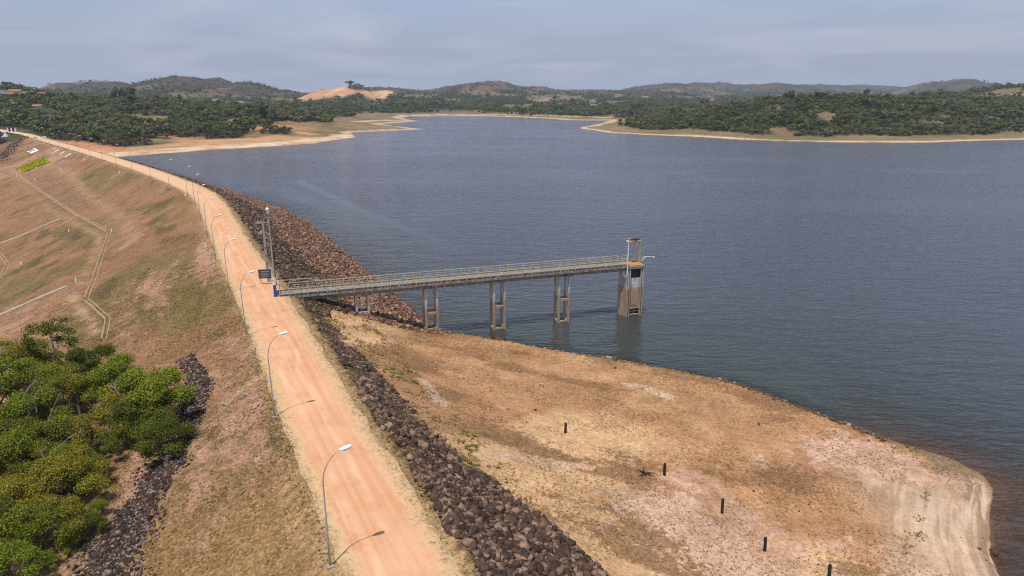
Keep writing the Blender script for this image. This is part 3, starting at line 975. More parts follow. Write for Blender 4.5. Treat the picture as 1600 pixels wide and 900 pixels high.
tag(link('terrain', gm), 'ground of the dam slopes, dry berm, shores and hills', kind='structure')

# ------------------------------------------------------------------ lake
depth = WL - Z
opq = np.clip(1 - np.exp(-np.clip(depth, 0, None) * 0.75), 0.08, 1)
sl_line = at_line([(470, 305), (520, 330), (580, 362), (640, 390), (700, 418)])
sl2 = at_line([(330, 290), (420, 315), (520, 348), (580, 388)])
ds1, _, _ = pdist(x, y, sl_line); ds2, _, _ = pdist(x, y, sl2)
slick = 0.36 * np.exp(-(ds1 / 2.2) ** 2) + 0.2 * np.exp(-(ds2 / 6) ** 2) + 0.08 * sstep(0.55, 0.7, fbm(x / 120, y / 35, 301, 3)) * sstep(140, 260, y)
sub = (Z < WL + 0.35) & (S > 3) & (x < 1500) & (y < 1300)
sg_ = sub.reshape(ny, nx)
kq = (sg_[:-1, :-1] | sg_[1:, :-1] | sg_[:-1, 1:] | sg_[1:, 1:]).ravel()
wf = grid_faces(nx, ny, kq)
used = np.unique(wf)
remap = np.full(len(x), -1); remap[used] = np.arange(len(used))
wm = np_mesh('lake_water', np.stack([x[used], y[used], np.full(len(used), WL)], 1), remap[wf], 4, M['water'], True)
fattr(wm, 'greenish', (0.9 * np.exp(-np.clip(np.minimum(dB, np.abs(E_ - 21)), 0, None) / 22) * (R_ < 260))[used])
fattr(wm, 'opacity', opq[used]); fattr(wm, 'slick', slick[used])
tag(link('lake_water', wm), 'rippled blue grey water of the reservoir', kind='structure')

# ------------------------------------------------------------------ dirt road along the crest
rc = resample(offset_line(LAMP_LINE, HALF - 0.9), 1.5)
rt = np.gradient(rc, axis=0); rt /= np.linalg.norm(rt, axis=1)[:, None]
rn = np.stack([rt[:, 1], -rt[:, 0]], 1)
cols_ = np.linspace(-1, 1, 17)
arc_r = np.arange(len(rc)) * 1.5
rv, ru, rp, ra = [], [], [], []
for j, c in enumerate(cols_):
    jit = (fbm(arc_r / 3.0, arc_r * 0 + (5 if c < 0 else 9), 401, 3) - 0.5) * 1.1 * abs(c) ** 3
    offs = c * 3.7 + (np.abs(jit) if c < 0 else jit)
    px_, py_ = rc[:, 0] + rn[:, 0] * offs, rc[:, 1] + rn[:, 1] * offs
    edge = 0.075 - 0.05 * abs(c) ** 4
    rv.append(np.stack([px_, py_, height(px_, py_) + edge], 1))
    ru.append(np.full(len(rc), abs(c)))
    rp.append(0.75 * sstep(150, 300, arc_r))
    ra.append(np.stack([offs, arc_r, 0 * offs], 1))
nr = len(rc)
rv = np.concatenate(rv); ru = np.concatenate(ru); rp = np.concatenate(rp); ra = np.concatenate(ra)
ii = np.arange(nr - 1)[None, :] + np.arange(len(cols_) - 1)[:, None] * nr
rf = np.stack([ii, ii + nr, ii + nr + 1, ii + 1], -1).reshape(-1, 4)[:, ::-1]
rm = np_mesh('road', rv, rf, 4, M['road'], True)
fattr(rm, 'across', ru); fattr(rm, 'pale', rp)
a_ = rm.attributes.new('along', 'FLOAT_VECTOR', 'POINT'); a_.data.foreach_set('vector', ra.astype(np.float32).ravel())
tag(link('road', rm), 'orange dirt road running along the dam crest', kind='structure')

# ------------------------------------------------------------------ rocks
def rock_variant(seed, flat=0.7):
    """a broken block: jittered box corners with a few knocked-off edges"""
    r = random.Random(seed)
    bm = bmesh.new()
    for sx in (-1, 1):
        for sy in (-1, 1):
            for sz in (-1, 1):
                k = r.uniform(.30, .52)
                bm.verts.new((sx * k * r.uniform(.75, 1.1), sy * k * .85 * r.uniform(.65, 1.1), sz * flat * r.uniform(.25, .5)))
    for k in range(3):
        d = Vector((r.gauss(0, 1), r.gauss(0, 1), r.gauss(0, .7))).normalized()
        bm.verts.new((d.x * .56, d.y * .48, d.z * flat * .52))
    bmesh.ops.convex_hull(bm, input=bm.verts)
    for v in [v for v in bm.verts if not v.link_faces]:
        bm.verts.remove(v)
    bmesh.ops.triangulate(bm, faces=bm.faces)
    bm.verts.index_update()
    V = np.array([v.co[:] for v in bm.verts]); F = np.array([[v.index for v in f.verts] for f in bm.faces])
    bm.free()
    return V, F


ROCKS = [rock_variant(100 + k, 0.42 + 0.09 * (k % 5)) for k in range(14)]
ROCK_ME = {}


def rot_mats(n, rng, tilt=0.5):
    a = rng.uniform(0, 2 * np.pi, n); b = rng.normal(0, tilt, n); c = rng.normal(0, tilt, n)
    ca, sa, cb, sb, cc, sc_ = np.cos(a), np.sin(a), np.cos(b), np.sin(b), np.cos(c), np.sin(c)
    Rz = np.zeros((n, 3, 3)); Rz[:, 0, 0] = ca; Rz[:, 0, 1] = -sa; Rz[:, 1, 0] = sa; Rz[:, 1, 1] = ca; Rz[:, 2, 2] = 1
    Rx = np.zeros((n, 3, 3)); Rx[:, 0, 0] = 1; Rx[:, 1, 1] = cb; Rx[:, 1, 2] = -sb; Rx[:, 2, 1] = sb; Rx[:, 2, 2] = cb
    Ry = np.zeros((n, 3, 3)); Ry[:, 1, 1] = 1; Ry[:, 0, 0] = cc; Ry[:, 0, 2] = sc_; Ry[:, 2, 0] = -sc_; Ry[:, 2, 2] = cc
    return Rz @ Rx @ Ry


def merge_variants(name, variants, P, size, rng, mat, tilt=0.5, smooth=False):
    """many small pieces joined into one mesh"""
    Rm = rot_mats(len(P), rng, tilt)
    which = rng.integers(0, len(variants), len(P))
    vs, fs, base = [], [], 0
    for k, (V, F) in enumerate(variants):
        id_ = np.nonzero(which == k)[0]
        if not len(id_): continue
        W = np.einsum('nij,vj->nvi', Rm[id_], V) * size[id_][:, None, None] + P[id_][:, None, :]
        FF = F[None] + (np.arange(len(id_)) * len(V))[:, None, None] + base
        vs.append(W.reshape(-1, 3)); fs.append(FF.reshape(-1, F.shape[1]))
        base += len(id_) * len(V)
    return np_mesh(name, np.concatenate(vs), np.concatenate(fs), F.shape[1], mat, smooth)


def band_points(a0, a1, step_rng, toe_fn, e0, dens, rng, n):
    """random points on the upstream face between arc a0..a1"""
    seg = np.concatenate([[0], np.cumsum(np.linalg.norm(np.diff(CENTRE, axis=0), axis=1))])
    a = rng.uniform(a0, a1, n)
    cx_, cy_ = np.interp(a, seg, CENTRE[:, 0]), np.interp(a, seg, CENTRE[:, 1])
    T = np.gradient(CENTRE, axis=0); T /= np.linalg.norm(T, axis=1)[:, None]
    tx, ty = np.interp(a, seg, T[:, 0]), np.interp(a, seg, T[:, 1])
    w = toe_fn(a)
    e = e0 + (w - e0) * rng.uniform(0, 1, n)
    o = HALF + e
    return cx_ + ty * o, cy_ - tx * o, e, cy_, w


def toe_fn(yy):
    return np.interp(yy, TOE_ARC, TOE_E)


# near bank: rocks thin out ragged at both edges
rng = np.random.default_rng(11)
X_, Y_, e, cy_, w = band_points(28, 112, None, toe_fn, -1.9, 1, rng, 31000)
ragged = (fbm(X_ / 2.5, Y_ / 2.5, 501, 3) - 0.5) * 2.4
keep = (e > -1.1 + ragged * 0.5 + np.interp(cy_, [40, 80, 97], [0, 0.35, 0.3])) & (e < w + 0.3 + ragged * 0.35)
gaps = fbm(X_ / 3.5, Y_ / 3.5, 505, 3)
keep &= (gaps < 0.62) | (Y_ < 52)
keep &= (Y_ < 82) | (vnoise(X_ / 3, Y_ / 3, 507) > 0.35)
X_, Y_, e = X_[keep], Y_[keep], e[keep]
size = rng.lognormal(-0.98, 0.40, len(X_))
size = np.clip(size * 0.9, 0.15, 0.9) * np.interp(Y_, [40, 70, 100], [1.0, 0.9, 0.75])
Zr = height(X_, Y_) + size * rng.uniform(0.05, 0.30, len(X_))
P = np.stack([X_, Y_, Zr], 1)
bank = empty('rock_bank', (-2, 48, 0))
tag(bank, 'dark riprap rock bank between the dirt road and the dry grass berm', 'rock bank')
show = size / np.hypot(np.hypot(X_, Y_), CAM_H - Zr)
vis = (np.abs(X_ / np.maximum(Y_, 1)) < 0.5) & (Y_ > 41)
order = np.argsort(-(show * vis))
big, rest = order[:300], order[300:]
Rm = rot_mats(300, rng, 0.45)
for k, i in enumerate(big):
    vkey = int(rng.integers(0, len(ROCKS)))
    if vkey not in ROCK_ME:
        V, F = ROCKS[vkey]
        ROCK_ME[vkey] = np_mesh('rock', V, F, 3, M['rock_dark'])
    o = link('rock', ROCK_ME[vkey], None, bank)
    Mx = Matrix(Rm[k].tolist()).to_4x4()
    Mx.translation = Vector(P[i]) - bank.location
    o.matrix_basis = Mx @ Matrix.Diagonal((size[i], size[i], size[i], 1))
rub = link('rubble', merge_variants('rubble', ROCKS, P[rest] - np.array(bank.location), size[rest], rng, M['rock_dark'], 0.45), None, bank)
rub['kind'] = 'stuff'

# upstream face beyond the footbridge: dark rocks above, reddish ones down to the water
seg_all = None
X_, Y_, e, cy_, w = band_points(100, 380, None, lambda q: q * 0 + 23.5, -1.0, 1, rng, 34000)
far_rk = (Y_ > 96 + 0.34 * (X_ + 36) + 1.5)
far_rk &= height(X_, Y_) > WL - 0.5
split = 8.0 + (fbm(X_ / 9, Y_ / 9, 511, 3) - 0.5) * 7
sz = np.clip(rng.lognormal(-0.86, 0.33, len(X_)), 0.2, 0.95)
k1 = far_rk & (e < split) & (e > -0.6 + (vnoise(X_ / 3, Y_ / 3, 512) - .5) * 1.6) & (vnoise(X_ / 4, Y_ / 4, 513) < 0.86)
k2 = far_rk & (e >= split) & (vnoise(X_ / 5, Y_ / 5, 514) < 0.93)
for kk, nm, mt, lb in ((k1, 'upper_riprap', 'rock_dark', 'dark riprap stones on the upstream face beyond the footbridge'),
                       (k2, 'lower_riprap', 'rock_red', 'reddish riprap stones on the lower upstream face down to the water')):
    P = np.stack([X_[kk], Y_[kk], height(X_[kk], Y_[kk]) + sz[kk] * rng.uniform(0.05, 0.3, kk.sum())], 1)
    tag(link(nm, merge_variants(nm, ROCKS, P, sz[kk] * (1.0 if kk is k1 else 0.95), rng, M[mt], 0.45)), lb, 'riprap', kind='stuff')

# the stone drain at the foot of the downstream slope
DR = at_line([(288, 560), (312, 600), (300, 640), (278, 690), (252, 740), (215, 800), (185, 850), (160, 905), (150, 950)])
DRW = [1.0, 1.4, 1.8, 1.9, 2.2, 2.4, 2.7, 3.2, 3.4]
DRr = np.array(DR)
sg2 = np.concatenate([[0], np.cumsum(np.linalg.norm(np.diff(DRr, axis=0), axis=1))])
n = 15000
a = rng.uniform(0, sg2[-1], n)
T = np.gradient(DRr, axis=0); T /= np.linalg.norm(T, axis=1)[:, None]
cx_, cy_ = np.interp(a, sg2, DRr[:, 0]), np.interp(a, sg2, DRr[:, 1])
wd = np.interp(a, sg2, DRW)
off = np.clip(rng.normal(0, 0.50, n), -1.25, 1.25) * wd * (0.85 + 0.5 * (vnoise(a / 2.5, a * 0, 521) - 0.5))
X_, Y_ = cx_ + np.interp(a, sg2, T[:, 1]) * off, cy_ - np.interp(a, sg2, T[:, 0]) * off
sz = np.clip(rng.lognormal(-1.75, 0.42, n), 0.08, 0.45)
P = np.stack([X_, Y_, height(X_, Y_) + sz * rng.uniform(0.0, 0.3, n)], 1)
tag(link('drain_stones', merge_variants('drain_stones', ROCKS, P, sz, rng, M['rock_drain'], 0.45)),
    'dark broken stone filling the drain below the left slope', 'stone drain', kind='stuff')
# dark soil bed under those stones
bedv, bedf = [], []
aa = np.linspace(0, sg2[-1], 60)
for j, t_ in enumerate(np.linspace(-1, 1, 9)):
    wob_ = 0.85 + 0.5 * (vnoise(aa / 2.5, aa * 0, 521) - 0.5)
    o_ = t_ * np.interp(aa, sg2, DRW) * wob_ * 0.62
    bx, by = np.interp(aa, sg2, DRr[:, 0]) + np.interp(aa, sg2, T[:, 1]) * o_, np.interp(aa, sg2, DRr[:, 1]) - np.interp(aa, sg2, T[:, 0]) * o_
    bedv.append(np.stack([bx, by, height(bx, by) + 0.04], 1))
bi = np.arange(59)[None, :] + np.arange(8)[:, None] * 60
bf_ = np.stack([bi, bi + 60, bi + 61, bi + 1], -1).reshape(-1, 4)[:, ::-1]
M['bed'] = simple_mat('drain_bed', (0.070, 0.052, 0.046), 0.95, var=0.5, scale=1.5, bump=0.6)
tag(link('drain_bed', np_mesh('drain_bed', np.concatenate(bedv), bf_, 4, M['bed'], True)), 'dark silty bed of the stone drain', kind='structure')
# a second, far drain below the abutment
D2 = np.array(at_line([(32, 216), (24, 224), (14, 236), (4, 246), (-6, 255)]))
sgd = np.concatenate([[0], np.cumsum(np.linalg.norm(np.diff(D2, axis=0), axis=1))])
a = rng.uniform(0, sgd[-1], 900)
T2 = np.gradient(D2, axis=0); T2 /= np.linalg.norm(T2, axis=1)[:, None]
off = rng.normal(0, 2.6, 900)
X_, Y_ = np.interp(a, sgd, D2[:, 0]) + np.interp(a, sgd, T2[:, 1]) * off, np.interp(a, sgd, D2[:, 1]) - np.interp(a, sgd, T2[:, 0]) * off
sz = rng.uniform(0.35, 0.9, 900)
tag(link('abutment_stones', merge_variants('abutment_stones', ROCKS, np.stack([X_, Y_, height(X_, Y_) + 0.1], 1), sz, rng, M['rock_drain'], 0.4)),
    'dark strip of loose stone below the far end of the dam', 'stone drain', kind='stuff')

# stones along the eroded rim of the berm and scattered over it
be = resample(BERM_EDGE[1:-2], 0.4)
be = be[(be[:, 1] > 44)]
i_ = rng.integers(0, len(be), 2600)
X_, Y_ = be[i_, 0] + rng.normal(-0.1, 0.5, 2600), be[i_, 1] + rng.normal(-0.2, 0.5, 2600)
kk = vnoise(X_ / 2.5, Y_ / 2.5, 531) > np.interp(X_, [-20, 0, 40, 52], [0.2, 0.34, 0.42, 1.2])
kk &= (Y_ > 66) | (rng.uniform(0, 1, len(kk)) < 0.03)
X_, Y_ = X_[kk], Y_[kk]
sz = np.clip(rng.lognormal(-1.3, 0.5, len(X_)), 0.1, 0.8)
sx_ = rng.uniform(-18, 46, 420); sy_ = rng.uniform(44, 96, 420)
ok_ = inpoly(sx_, sy_, BERM_POLY) & (pdist(sx_, sy_, CENTRE)[0] - HALF > 12) & (vnoise(sx_ / 9, sy_ / 9, 533) > 0.45)
sx_, sy_ = sx_[ok_], sy_[ok_]
X_ = np.concatenate([X_, sx_]); Y_ = np.concatenate([Y_, sy_]); sz = np.concatenate([sz, np.clip(rng.lognormal(-1.9, 0.4, len(sx_)), 0.08, 0.4)])
tag(link('shore_stones', merge_variants('shore_stones', ROCKS, np.stack([X_, Y_, height(X_, Y_) + sz * 0.15], 1), sz, rng, M['rock_pale'], 0.5)),
    'loose stones along the rim of the dry berm', 'stones', kind='stuff')

# ------------------------------------------------------------------ footbridge and intake tower
B0 = Vector((-36.2, 101.3, 0)); B1 = Vector((20.2, 120.4, 0))
bd = (B1 - B0).normalized()
BL = (B1 - B0).length
brz = math.atan2(bd.y, bd.x)
bridge = empty('footbridge', B0, brz)
tag(bridge, 'long concrete footbridge on four piers with cream railings reaching over the water', 'footbridge')
HW = 1.55
# deck in segments, kerbs and the beams below
for k in range(5):
    a0, a1 = [0, 12.6, 23.8, 35.6, 47.6, BL][k:k + 2]
    MB().box(((a0 + a1) / 2, 0, 0.02), (a1 - a0 - 0.03, HW * 2, 0.22)).build('deck_slab', M['deck'], bridge)
    for s_ in (-1, 1):
        MB().box(((a0 + a1) / 2, s_ * (HW - 0.42), -0.50), (a1 - a0 - 0.06, 0.34, 0.815)).build('beam', M['deck'], bridge)
for s_ in (-1, 1):
    fas = MB()
    npan = 40
    for k in range(npan):
        xa = BL * k / npan
        fas.box((xa + BL / npan / 2, s_ * (HW + 0.06), -0.13 + 0.012 * math.sin(k * 2.3)), (BL / npan - 0.035, 0.13, 0.34))
    fas.build('edge_panels', M['panel'], bridge)
    MB().box((BL / 2, s_ * (HW - 0.09), 0.24), (BL - 0.02, 0.16, 0.22)).build('kerb', M['deck'], bridge)
    RH = 1.12
    npost = 42
    for k in range(npost + 1):
        xp = 0.25 + (BL - 0.6) * k / npost
        MB().box((xp, s_ * (HW + 0.17), 0.10 + RH / 2), (0.085, 0.075, RH + 0.2)).build('railing_post', M['rail'], bridge)
    for zz, th in ((RH + 0.13, 0.085), (RH * 0.68 + 0.12, 0.05), (RH * 0.37 + 0.12, 0.05)):
        MB().bar((0.1, s_ * (HW + 0.17), zz), (BL - 0.2, s_ * (HW + 0.17), zz), th, th).build('rail', M['rail'], bridge)
# taller far-side railing near the gate
hi = MB()
hi.bar((0.2, HW + 0.24, 1.75), (4.6, HW + 0.24, 1.75), 0.07, 0.07).bar((4.6, HW + 0.24, 1.75), (7.4, HW + 0.24, 1.0), 0.07, 0.07)
for xp in (0.3, 2.3, 4.5):
    hi.bar((xp, HW + 0.24, 0.2), (xp, HW + 0.24, 1.75), 0.06, 0.06)
hi.build('gate_side_railing', M['rail'], bridge)
# faint white scrawl on the edge by the gate
sc_ = MB()
pts_ = [(6.1, -.08), (6.25, .12), (6.35, -.1), (6.6, -.1), (6.72, .13), (6.85, -.1), (6.95, .1), (7.1, -.08), (7.3, .1), (7.35, -.1), (7.5, .12), (7.7, -.02)]
for p, q in zip(pts_[:-1], pts_[1:]):
    sc_.bar((p[0], -HW - 0.132, p[1] - .13), (q[0], -HW - 0.132, q[1] - .13), 0.012, 0.05)
sc_.build('painted_scrawl', M['white'], bridge)
for pi_, ua in enumerate((12.6, 23.8, 35.6, 47.6)):
    g0 = B0 + bd * ua
    zg = min(hz1(g0.x, g0.y), WL + 0.0)
    zg = max(hz1(g0.x, g0.y) - 0.4, WL - 1.2)
    pr = empty('pier'); pr.parent = bridge; pr.location = (ua, 0, 0)
    topz = -0.92
    for sx in (-1, 1):
        for sy in (-1, 1):
            MB().box((sx * 0.95, sy * 0.86, (topz + zg) / 2), (0.36, 0.36, topz - zg)).build('column', M['pier'], pr)
    MB().box((0, 0, topz + 0.0), (2.5, 2.3, 0.10)).build('pier_cap', M['deck'], pr)
    lv = [zg + 0.75] if zg > -6 else [-5.3, max(zg + 0.8, WL + 0.22)]
    for lz in lv:
        for s_ in (-1, 1):
            MB().box((0, s_ * 0.86, lz), (1.9 - 0.37, 0.28, 0.36)).build('tie_beam', M['pier'], pr)
            MB().box((s_ * 0.95, 0, lz), (0.28, 1.72 - 0.37, 0.36)).build('tie_beam', M['pier'], pr)

tower = empty('intake_tower', B0 + bd * (BL + 1.75), brz)
tag(tower, 'square concrete intake tower standing in the water at the end of the footbridge', 'intake tower')
TW = 3.4
zt = WL - 2.0
# walls (open gate shaft in the front), ribs either side as gate guides
def tb(n_, c, s, m='pier'):
    return MB().box(c, s).build(n_, M[m], tower)
TD = 1.65
tb('rear_wall', (0, TD - 0.15, (zt - 0.5) / 2), (TW - 0.6, 0.3, -0.5 - zt))
tb('side_wall', (-TW / 2 + 0.15, 0, (zt - 0.5) / 2), (0.3, 2 * TD, -0.5 - zt))
tb('side_wall', (TW / 2 - 0.15, 0, (zt - 0.5) / 2), (0.3, 2 * TD, -0.5 - zt))
tb('front_wall', (0, -TD + 0.35, (-8.0 - 2.3) / 2), (TW - 0.62, 0.3, 8.0 - 2.3))
tb('front_wall_foot', (0, -TD + 0.35, (zt - 9.25) / 2), (TW - 0.62, 0.3, -9.25 - zt))
tb('recess_shade_panel', (0, -TD + 0.9, -1.45), (TW - 0.66, 0.1, 1.75), 'dark')  # dark plate behind the opening, painted shade of the recess
for xx in (-1.45, -1.12, 1.12, 1.45):
    tb('gate_guide', (xx, -TD + 0.02, (zt - 0.55) / 2), (0.14, 0.34, -0.55 - zt))
tb('gate_panel', (0, -TD + 0.14, -5.4), (1.35, 0.12, 4.2))
tb('gate_panel_inset', (0, -TD + 0.06, -5.5), (0.95, 0.05, 3.4))
for zz in (-8.0, -9.25):
    tb('sill_beam', (0, -TD + 0.13, zz), (1.95, 0.2, 0.18))
tb('screen_bar', (0, -TD + 0.16, -8.6), (1.9, 0.06, 0.06))
tb('screen_bar', (0.1, -TD + 0.19, -8.62), (0.05, 0.05, 1.1))
tb('intake_shade_panel', (0, -TD + 0.62, -8.6), (1.9, 0.06, 1.2), 'dark')  # dark plate in the intake mouth stands in for its unlit inside
# buttress towards the bridge
bt = MB()
bt.add([(-TW / 2 - 0.42, -0.7, zt), (-TW / 2 - 0.003, -0.7, zt), (-TW / 2 - 0.003, -0.7, -4.0), (-TW / 2 - 0.2, -0.7, -5.2), (-TW / 2 - 0.42, -0.7, -5.6),
        (-TW / 2 - 0.42, 0.7, zt), (-TW / 2 - 0.003, 0.7, zt), (-TW / 2 - 0.003, 0.7, -4.0), (-TW / 2 - 0.2, 0.7, -5.2), (-TW / 2 - 0.42, 0.7, -5.6)],
       [(0, 1, 2, 3, 4), (9, 8, 7, 6, 5), (0, 5, 6, 1), (1, 6, 7, 2), (2, 7, 8, 3), (3, 8, 9, 4), (4, 9, 5, 0)])
bt.build('buttress', M['pier'], tower)
cb = MB()
cb.add([(-TW / 2 - 0.9, -1.3, -0.9), (-TW / 2 - 0.003, -1.3, -0.9), (-TW / 2 - 0.003, -1.3, -2.3), (-TW / 2 - 0.9, -1.3, -1.6),
        (-TW / 2 - 0.9, -0.8, -0.9), (-TW / 2 - 0.003, -0.8, -0.9), (-TW / 2 - 0.003, -0.8, -2.3), (-TW / 2 - 0.9, -0.8, -1.6)],
       [(0, 3, 2, 1), (4, 5, 6, 7), (0, 1, 5, 4), (1, 2, 6, 5), (2, 3, 7, 6), (3, 0, 4, 7)])
cb.build('corbel', M['pier'], tower)
tb('platform', (0, 0, -0.28), (TW + 0.4, 2 * TD + 0.5, 0.44), 'deck')
for k in range(4):
    tb('floor_plate', (-1.3 + k * 0.87, -0.1, 0.0), (0.84, 2.9, 0.10), 'rust')
tb('hoist_base', (1.05, 0.9, 0.25), (1.0, 0.8, 0.42), 'deck')
for xx, yy in ((1.15, 1.0), (1.75, 0.4)):
    tb('hoist_column', (xx, yy, 2.05), (0.34, 0.34, 4.2), 'concrete')
tb('hoist_beam', (0.75, 0.85, 4.30), (2.1, 0.2, 0.24), 'dark')
tb('hoist_head', (1.6, 0.6, 4.02), (0.5, 0.8, 0.16), 'concrete')
tb('hoist_motor', (-0.35, 0.85, 4.25), (0.55, 0.5, 0.55), 'rust')
tb('hoist_drum', (0.2, 0.75, 3.85), (0.6, 0.55, 0.5), 'rust')
for k in range(5):
    xx = -TW / 2 - 0.2 + k * 0.88
    MB().box((xx, TD + 0.1, 0.55), (0.07, 0.07, 1.1)).build('railing_post', M['rail'], tower)
for zz in (1.1, 0.6):
    MB().bar((-TW / 2 - 0.25, TD + 0.1, zz), (1.6, TD + 0.1, zz), 0.06, 0.06).build('rail', M['rail'], tower)
# boom that juts out over the water
bo = MB()
bo.tube([(2.1, 0.2, 0.95), (3.0, 0.2, 1.05), (4.6, 0.2, 0.85)], 0.05, 6).tube([(2.1, 0.2, 0.3), (3.0, 0.2, 1.03)], 0.05, 6)
bo.box((4.6, 0.2, 0.8), (0.22, 0.22, 0.25))
bo.build('boom', M['white'], tower)

lp = empty('tower_lamp', B0 + bd * (BL - 0.15) + Vector((bd.y, -bd.x, 0)) * 1.95, brz)
lp.location.z = -0.1
tag(lp, 'slim white lamp pole at the end of the footbridge beside the tower', 'lamp post')
MB().tube([(0, 0, -1.6), (0, 0, 4.6)], [0.11, 0.075], 8).build('pole', M['white'], lp)
MB().bar((-0.1, 0, 4.45), (0.55, 0, 4.75), 0.06, 0.06).bar((-0.1, 0, 4.45), (-0.25, 0, 4.7), 0.06, 0.06).build('bracket', M['white'], lp)
MB().box((-0.18, 0, 4.78), (0.42, 0.25, 0.3)).build('lamp_head', M['white'], lp)

# gate, sign and power poles where the bridge meets the road
gt = empty('bridge_gate', B0 + bd * -0.35, brz)
tag(gt, 'blue metal gate between white posts at the road end of the footbridge', 'gate')
for yy, hgt in ((1.55, 2.3), (0.55, 2.35), (-1.4, 2.2)):
    if yy > 1: MB().box((-0.05, yy, hgt / 2 - 0.15), (0.4, 0.42, hgt + 0.3)).build('gate_post', M['white'], gt)
MB().box((0, 0.05, 1.15), (0.09, 2.4, 1.9)).build('gate_leaf', M['blue'], gt)
MB().box((0, 0.05, 2.28), (0.35, 3.2, 0.14)).build('lintel', M['concrete'], gt)
MB().box((-0.05, -1.4, 0.85), (0.42, 0.5, 2.3)).build('gate_post', M['blue'], gt)
MB().box((-0.05, -1.4, 2.15), (0.4, 0.48, 0.3)).build('gate_post_top', M['white'], gt)
for zz in (0.7, 1.4):
    MB().box((-0.08, -1.0, zz), (0.14, 0.12, 0.10)).build('hinge', M['dark'], gt)


def pole_at(px, py):
    p = at(px, py)
    return Vector((p[0], p[1], p[2] - 0.3))


pl = pole_at(420, 441)
up_ = empty('power_pole', pl, 0.5)
tag(up_, 'pale concrete power pole with a crossarm beside the dark sign', 'power pole')
ps = MB()
for k in range(8):
    z0, z1 = k * 1.3, (k + 1) * 1.3
    w0 = 0.42 - 0.022 * k
    ps.box((0, 0, (z0 + z1) / 2), (w0, w0 * 0.7, 1.3 if k == 7 else 1.304))
ps.build('pole_shaft', M['pole'], up_)
for k in range(1, 5):
    MB().box((0, -0.155 + 0.005 * k, 1.3 * k + 0.9), (0.14, 0.02, 0.3)).build('hole_shade_plate', M['dark'], up_)  # dark plates on the shaft face, hole shade put in as colour
MB().box((0, 0, 10.2), (1.7, 0.12, 0.14)).build('crossarm', M['pole'], up_)
for xx in (-0.75, -0.3, 0.75):
    MB().tube([(xx, 0, 10.25), (xx, 0, 10.55)], [0.05, 0.03], 6).build('insulator', M['white'], up_)
MB().box((-0.5, 0, 8.6), (0.55, 0.35, 0.35)).build('fuse_box', M['pole'], up_)
p2 = pole_at(430, 446)
tp = empty('floodlight_mast', p2)
tag(tp, 'tall thin grey mast with a white light at its top by the bridge gate', 'mast')
MB().tube([(0, 0, 0), (0, 0, 6), (0, 0, 12.2)], [0.16, 0.13, 0.09], 8).build('mast_pole', M['steel'], tp)
MB().tube([(0.22, 0, 0), (0.2, 0, 7.0)], 0.05, 6).build('cable_pipe', M['dark'], tp)
MB().box((0, -0.05, 12.2), (0.5, 0.3, 0.35)).build('bracket', M['pole'], tp)
MB().tube([(-0.05, 0, 12.4), (-0.05, 0, 12.6), (-0.05, 0, 12.85), (-0.05, 0, 13.0)], [0.12, 0.26, 0.26, 0.12], 10).build('lamp_globe', M['white'], tp)
p3 = pole_at(421, 443)
p3 = p3 + Vector((-0.3, -0.8, 0))
sb = empty('sign_board', p3, brz - 0.25)
tag(sb, 'dark grey sign board on posts at the start of the footbridge', 'sign')
MB().box((0, 0, 2.15), (2.0, 0.07, 1.35)).build('board', M['board'], sb)
for xx in (-0.8, 0.8):
    MB().box((xx, 0.075, 1.4), (0.09, 0.07, 2.8)).build('post', M['steel'], sb)
for k in range(4):
    MB().box((0.05 * (-1) ** k, -0.042, 2.55 - 0.27 * k), (1.3 - 0.25 * (k % 2), 0.008, 0.07)).build('text_line', M['pole'], sb)
MB().box((0, -0.04, 2.86), (2.06, 0.06, 0.07)).box((0, -0.04, 1.44), (2.06, 0.06, 0.07)).build('board_frame', M['dark'], sb)

# ------------------------------------------------------------------ street lamps along the left edge of the road
def lamp_meshes():
    pole = [(0, 0, -0.3), (0, 0, 2.0), (0, 0, 4.5), (0, 0, 6.2)]
    rad = [0.078, 0.064, 0.052, 0.045]
    for k in range(1, 10):
        a = k / 9 * math.radians(72)
        pole.append((1.0 * (1 - math.cos(a)) * 1.75, 0, 6.2 + 2.25 * math.sin(a)))
        rad.append(0.044 - 0.0012 * k)
    tip = pole[-1]
    pm = MB().tube(pole, rad, 8).mesh('pole', M['steel'], True)
    hd = MB()
    M3 = Matrix.Rotation(math.radians(-12), 3, 'Y')
    n, L = 10, 0.85
    prof = [(0.0, .06, .05), (0.12, .13, .09), (0.45, .19, .12), (0.72, .17, .09), (0.85, .06, .04)]
    rings = []
    for (u, w, h) in prof:
        rings.append([Vector(tip) + M3 @ Vector((u - 0.05, w * math.cos(2 * math.pi * k / n), h * math.sin(2 * math.pi * k / n))) for k in range(n)])
    vs = [v for r in rings for v in r]
    fs = [(i * n + k, i * n + (k + 1) % n, (i + 1) * n + (k + 1) % n, (i + 1) * n + k) for i in range(len(prof) - 1) for k in range(n)]
    fs += [tuple(range(n))[::-1], tuple((len(prof) - 1) * n + k for k in range(n))]
    hm = hd.add(vs, fs).mesh('lamp_head', M['white'], True)
    lens = MB().box(Vector(tip) + M3 @ Vector((0.42, 0, -0.11)), (0.42, 0.26, 0.05), M=M3).mesh('lens', M['glass'])
    base = MB().box((0, 0, 0.02), (0.42, 0.42, 0.16)).mesh('footing', M['concrete'])
    return pm, hm, lens, base


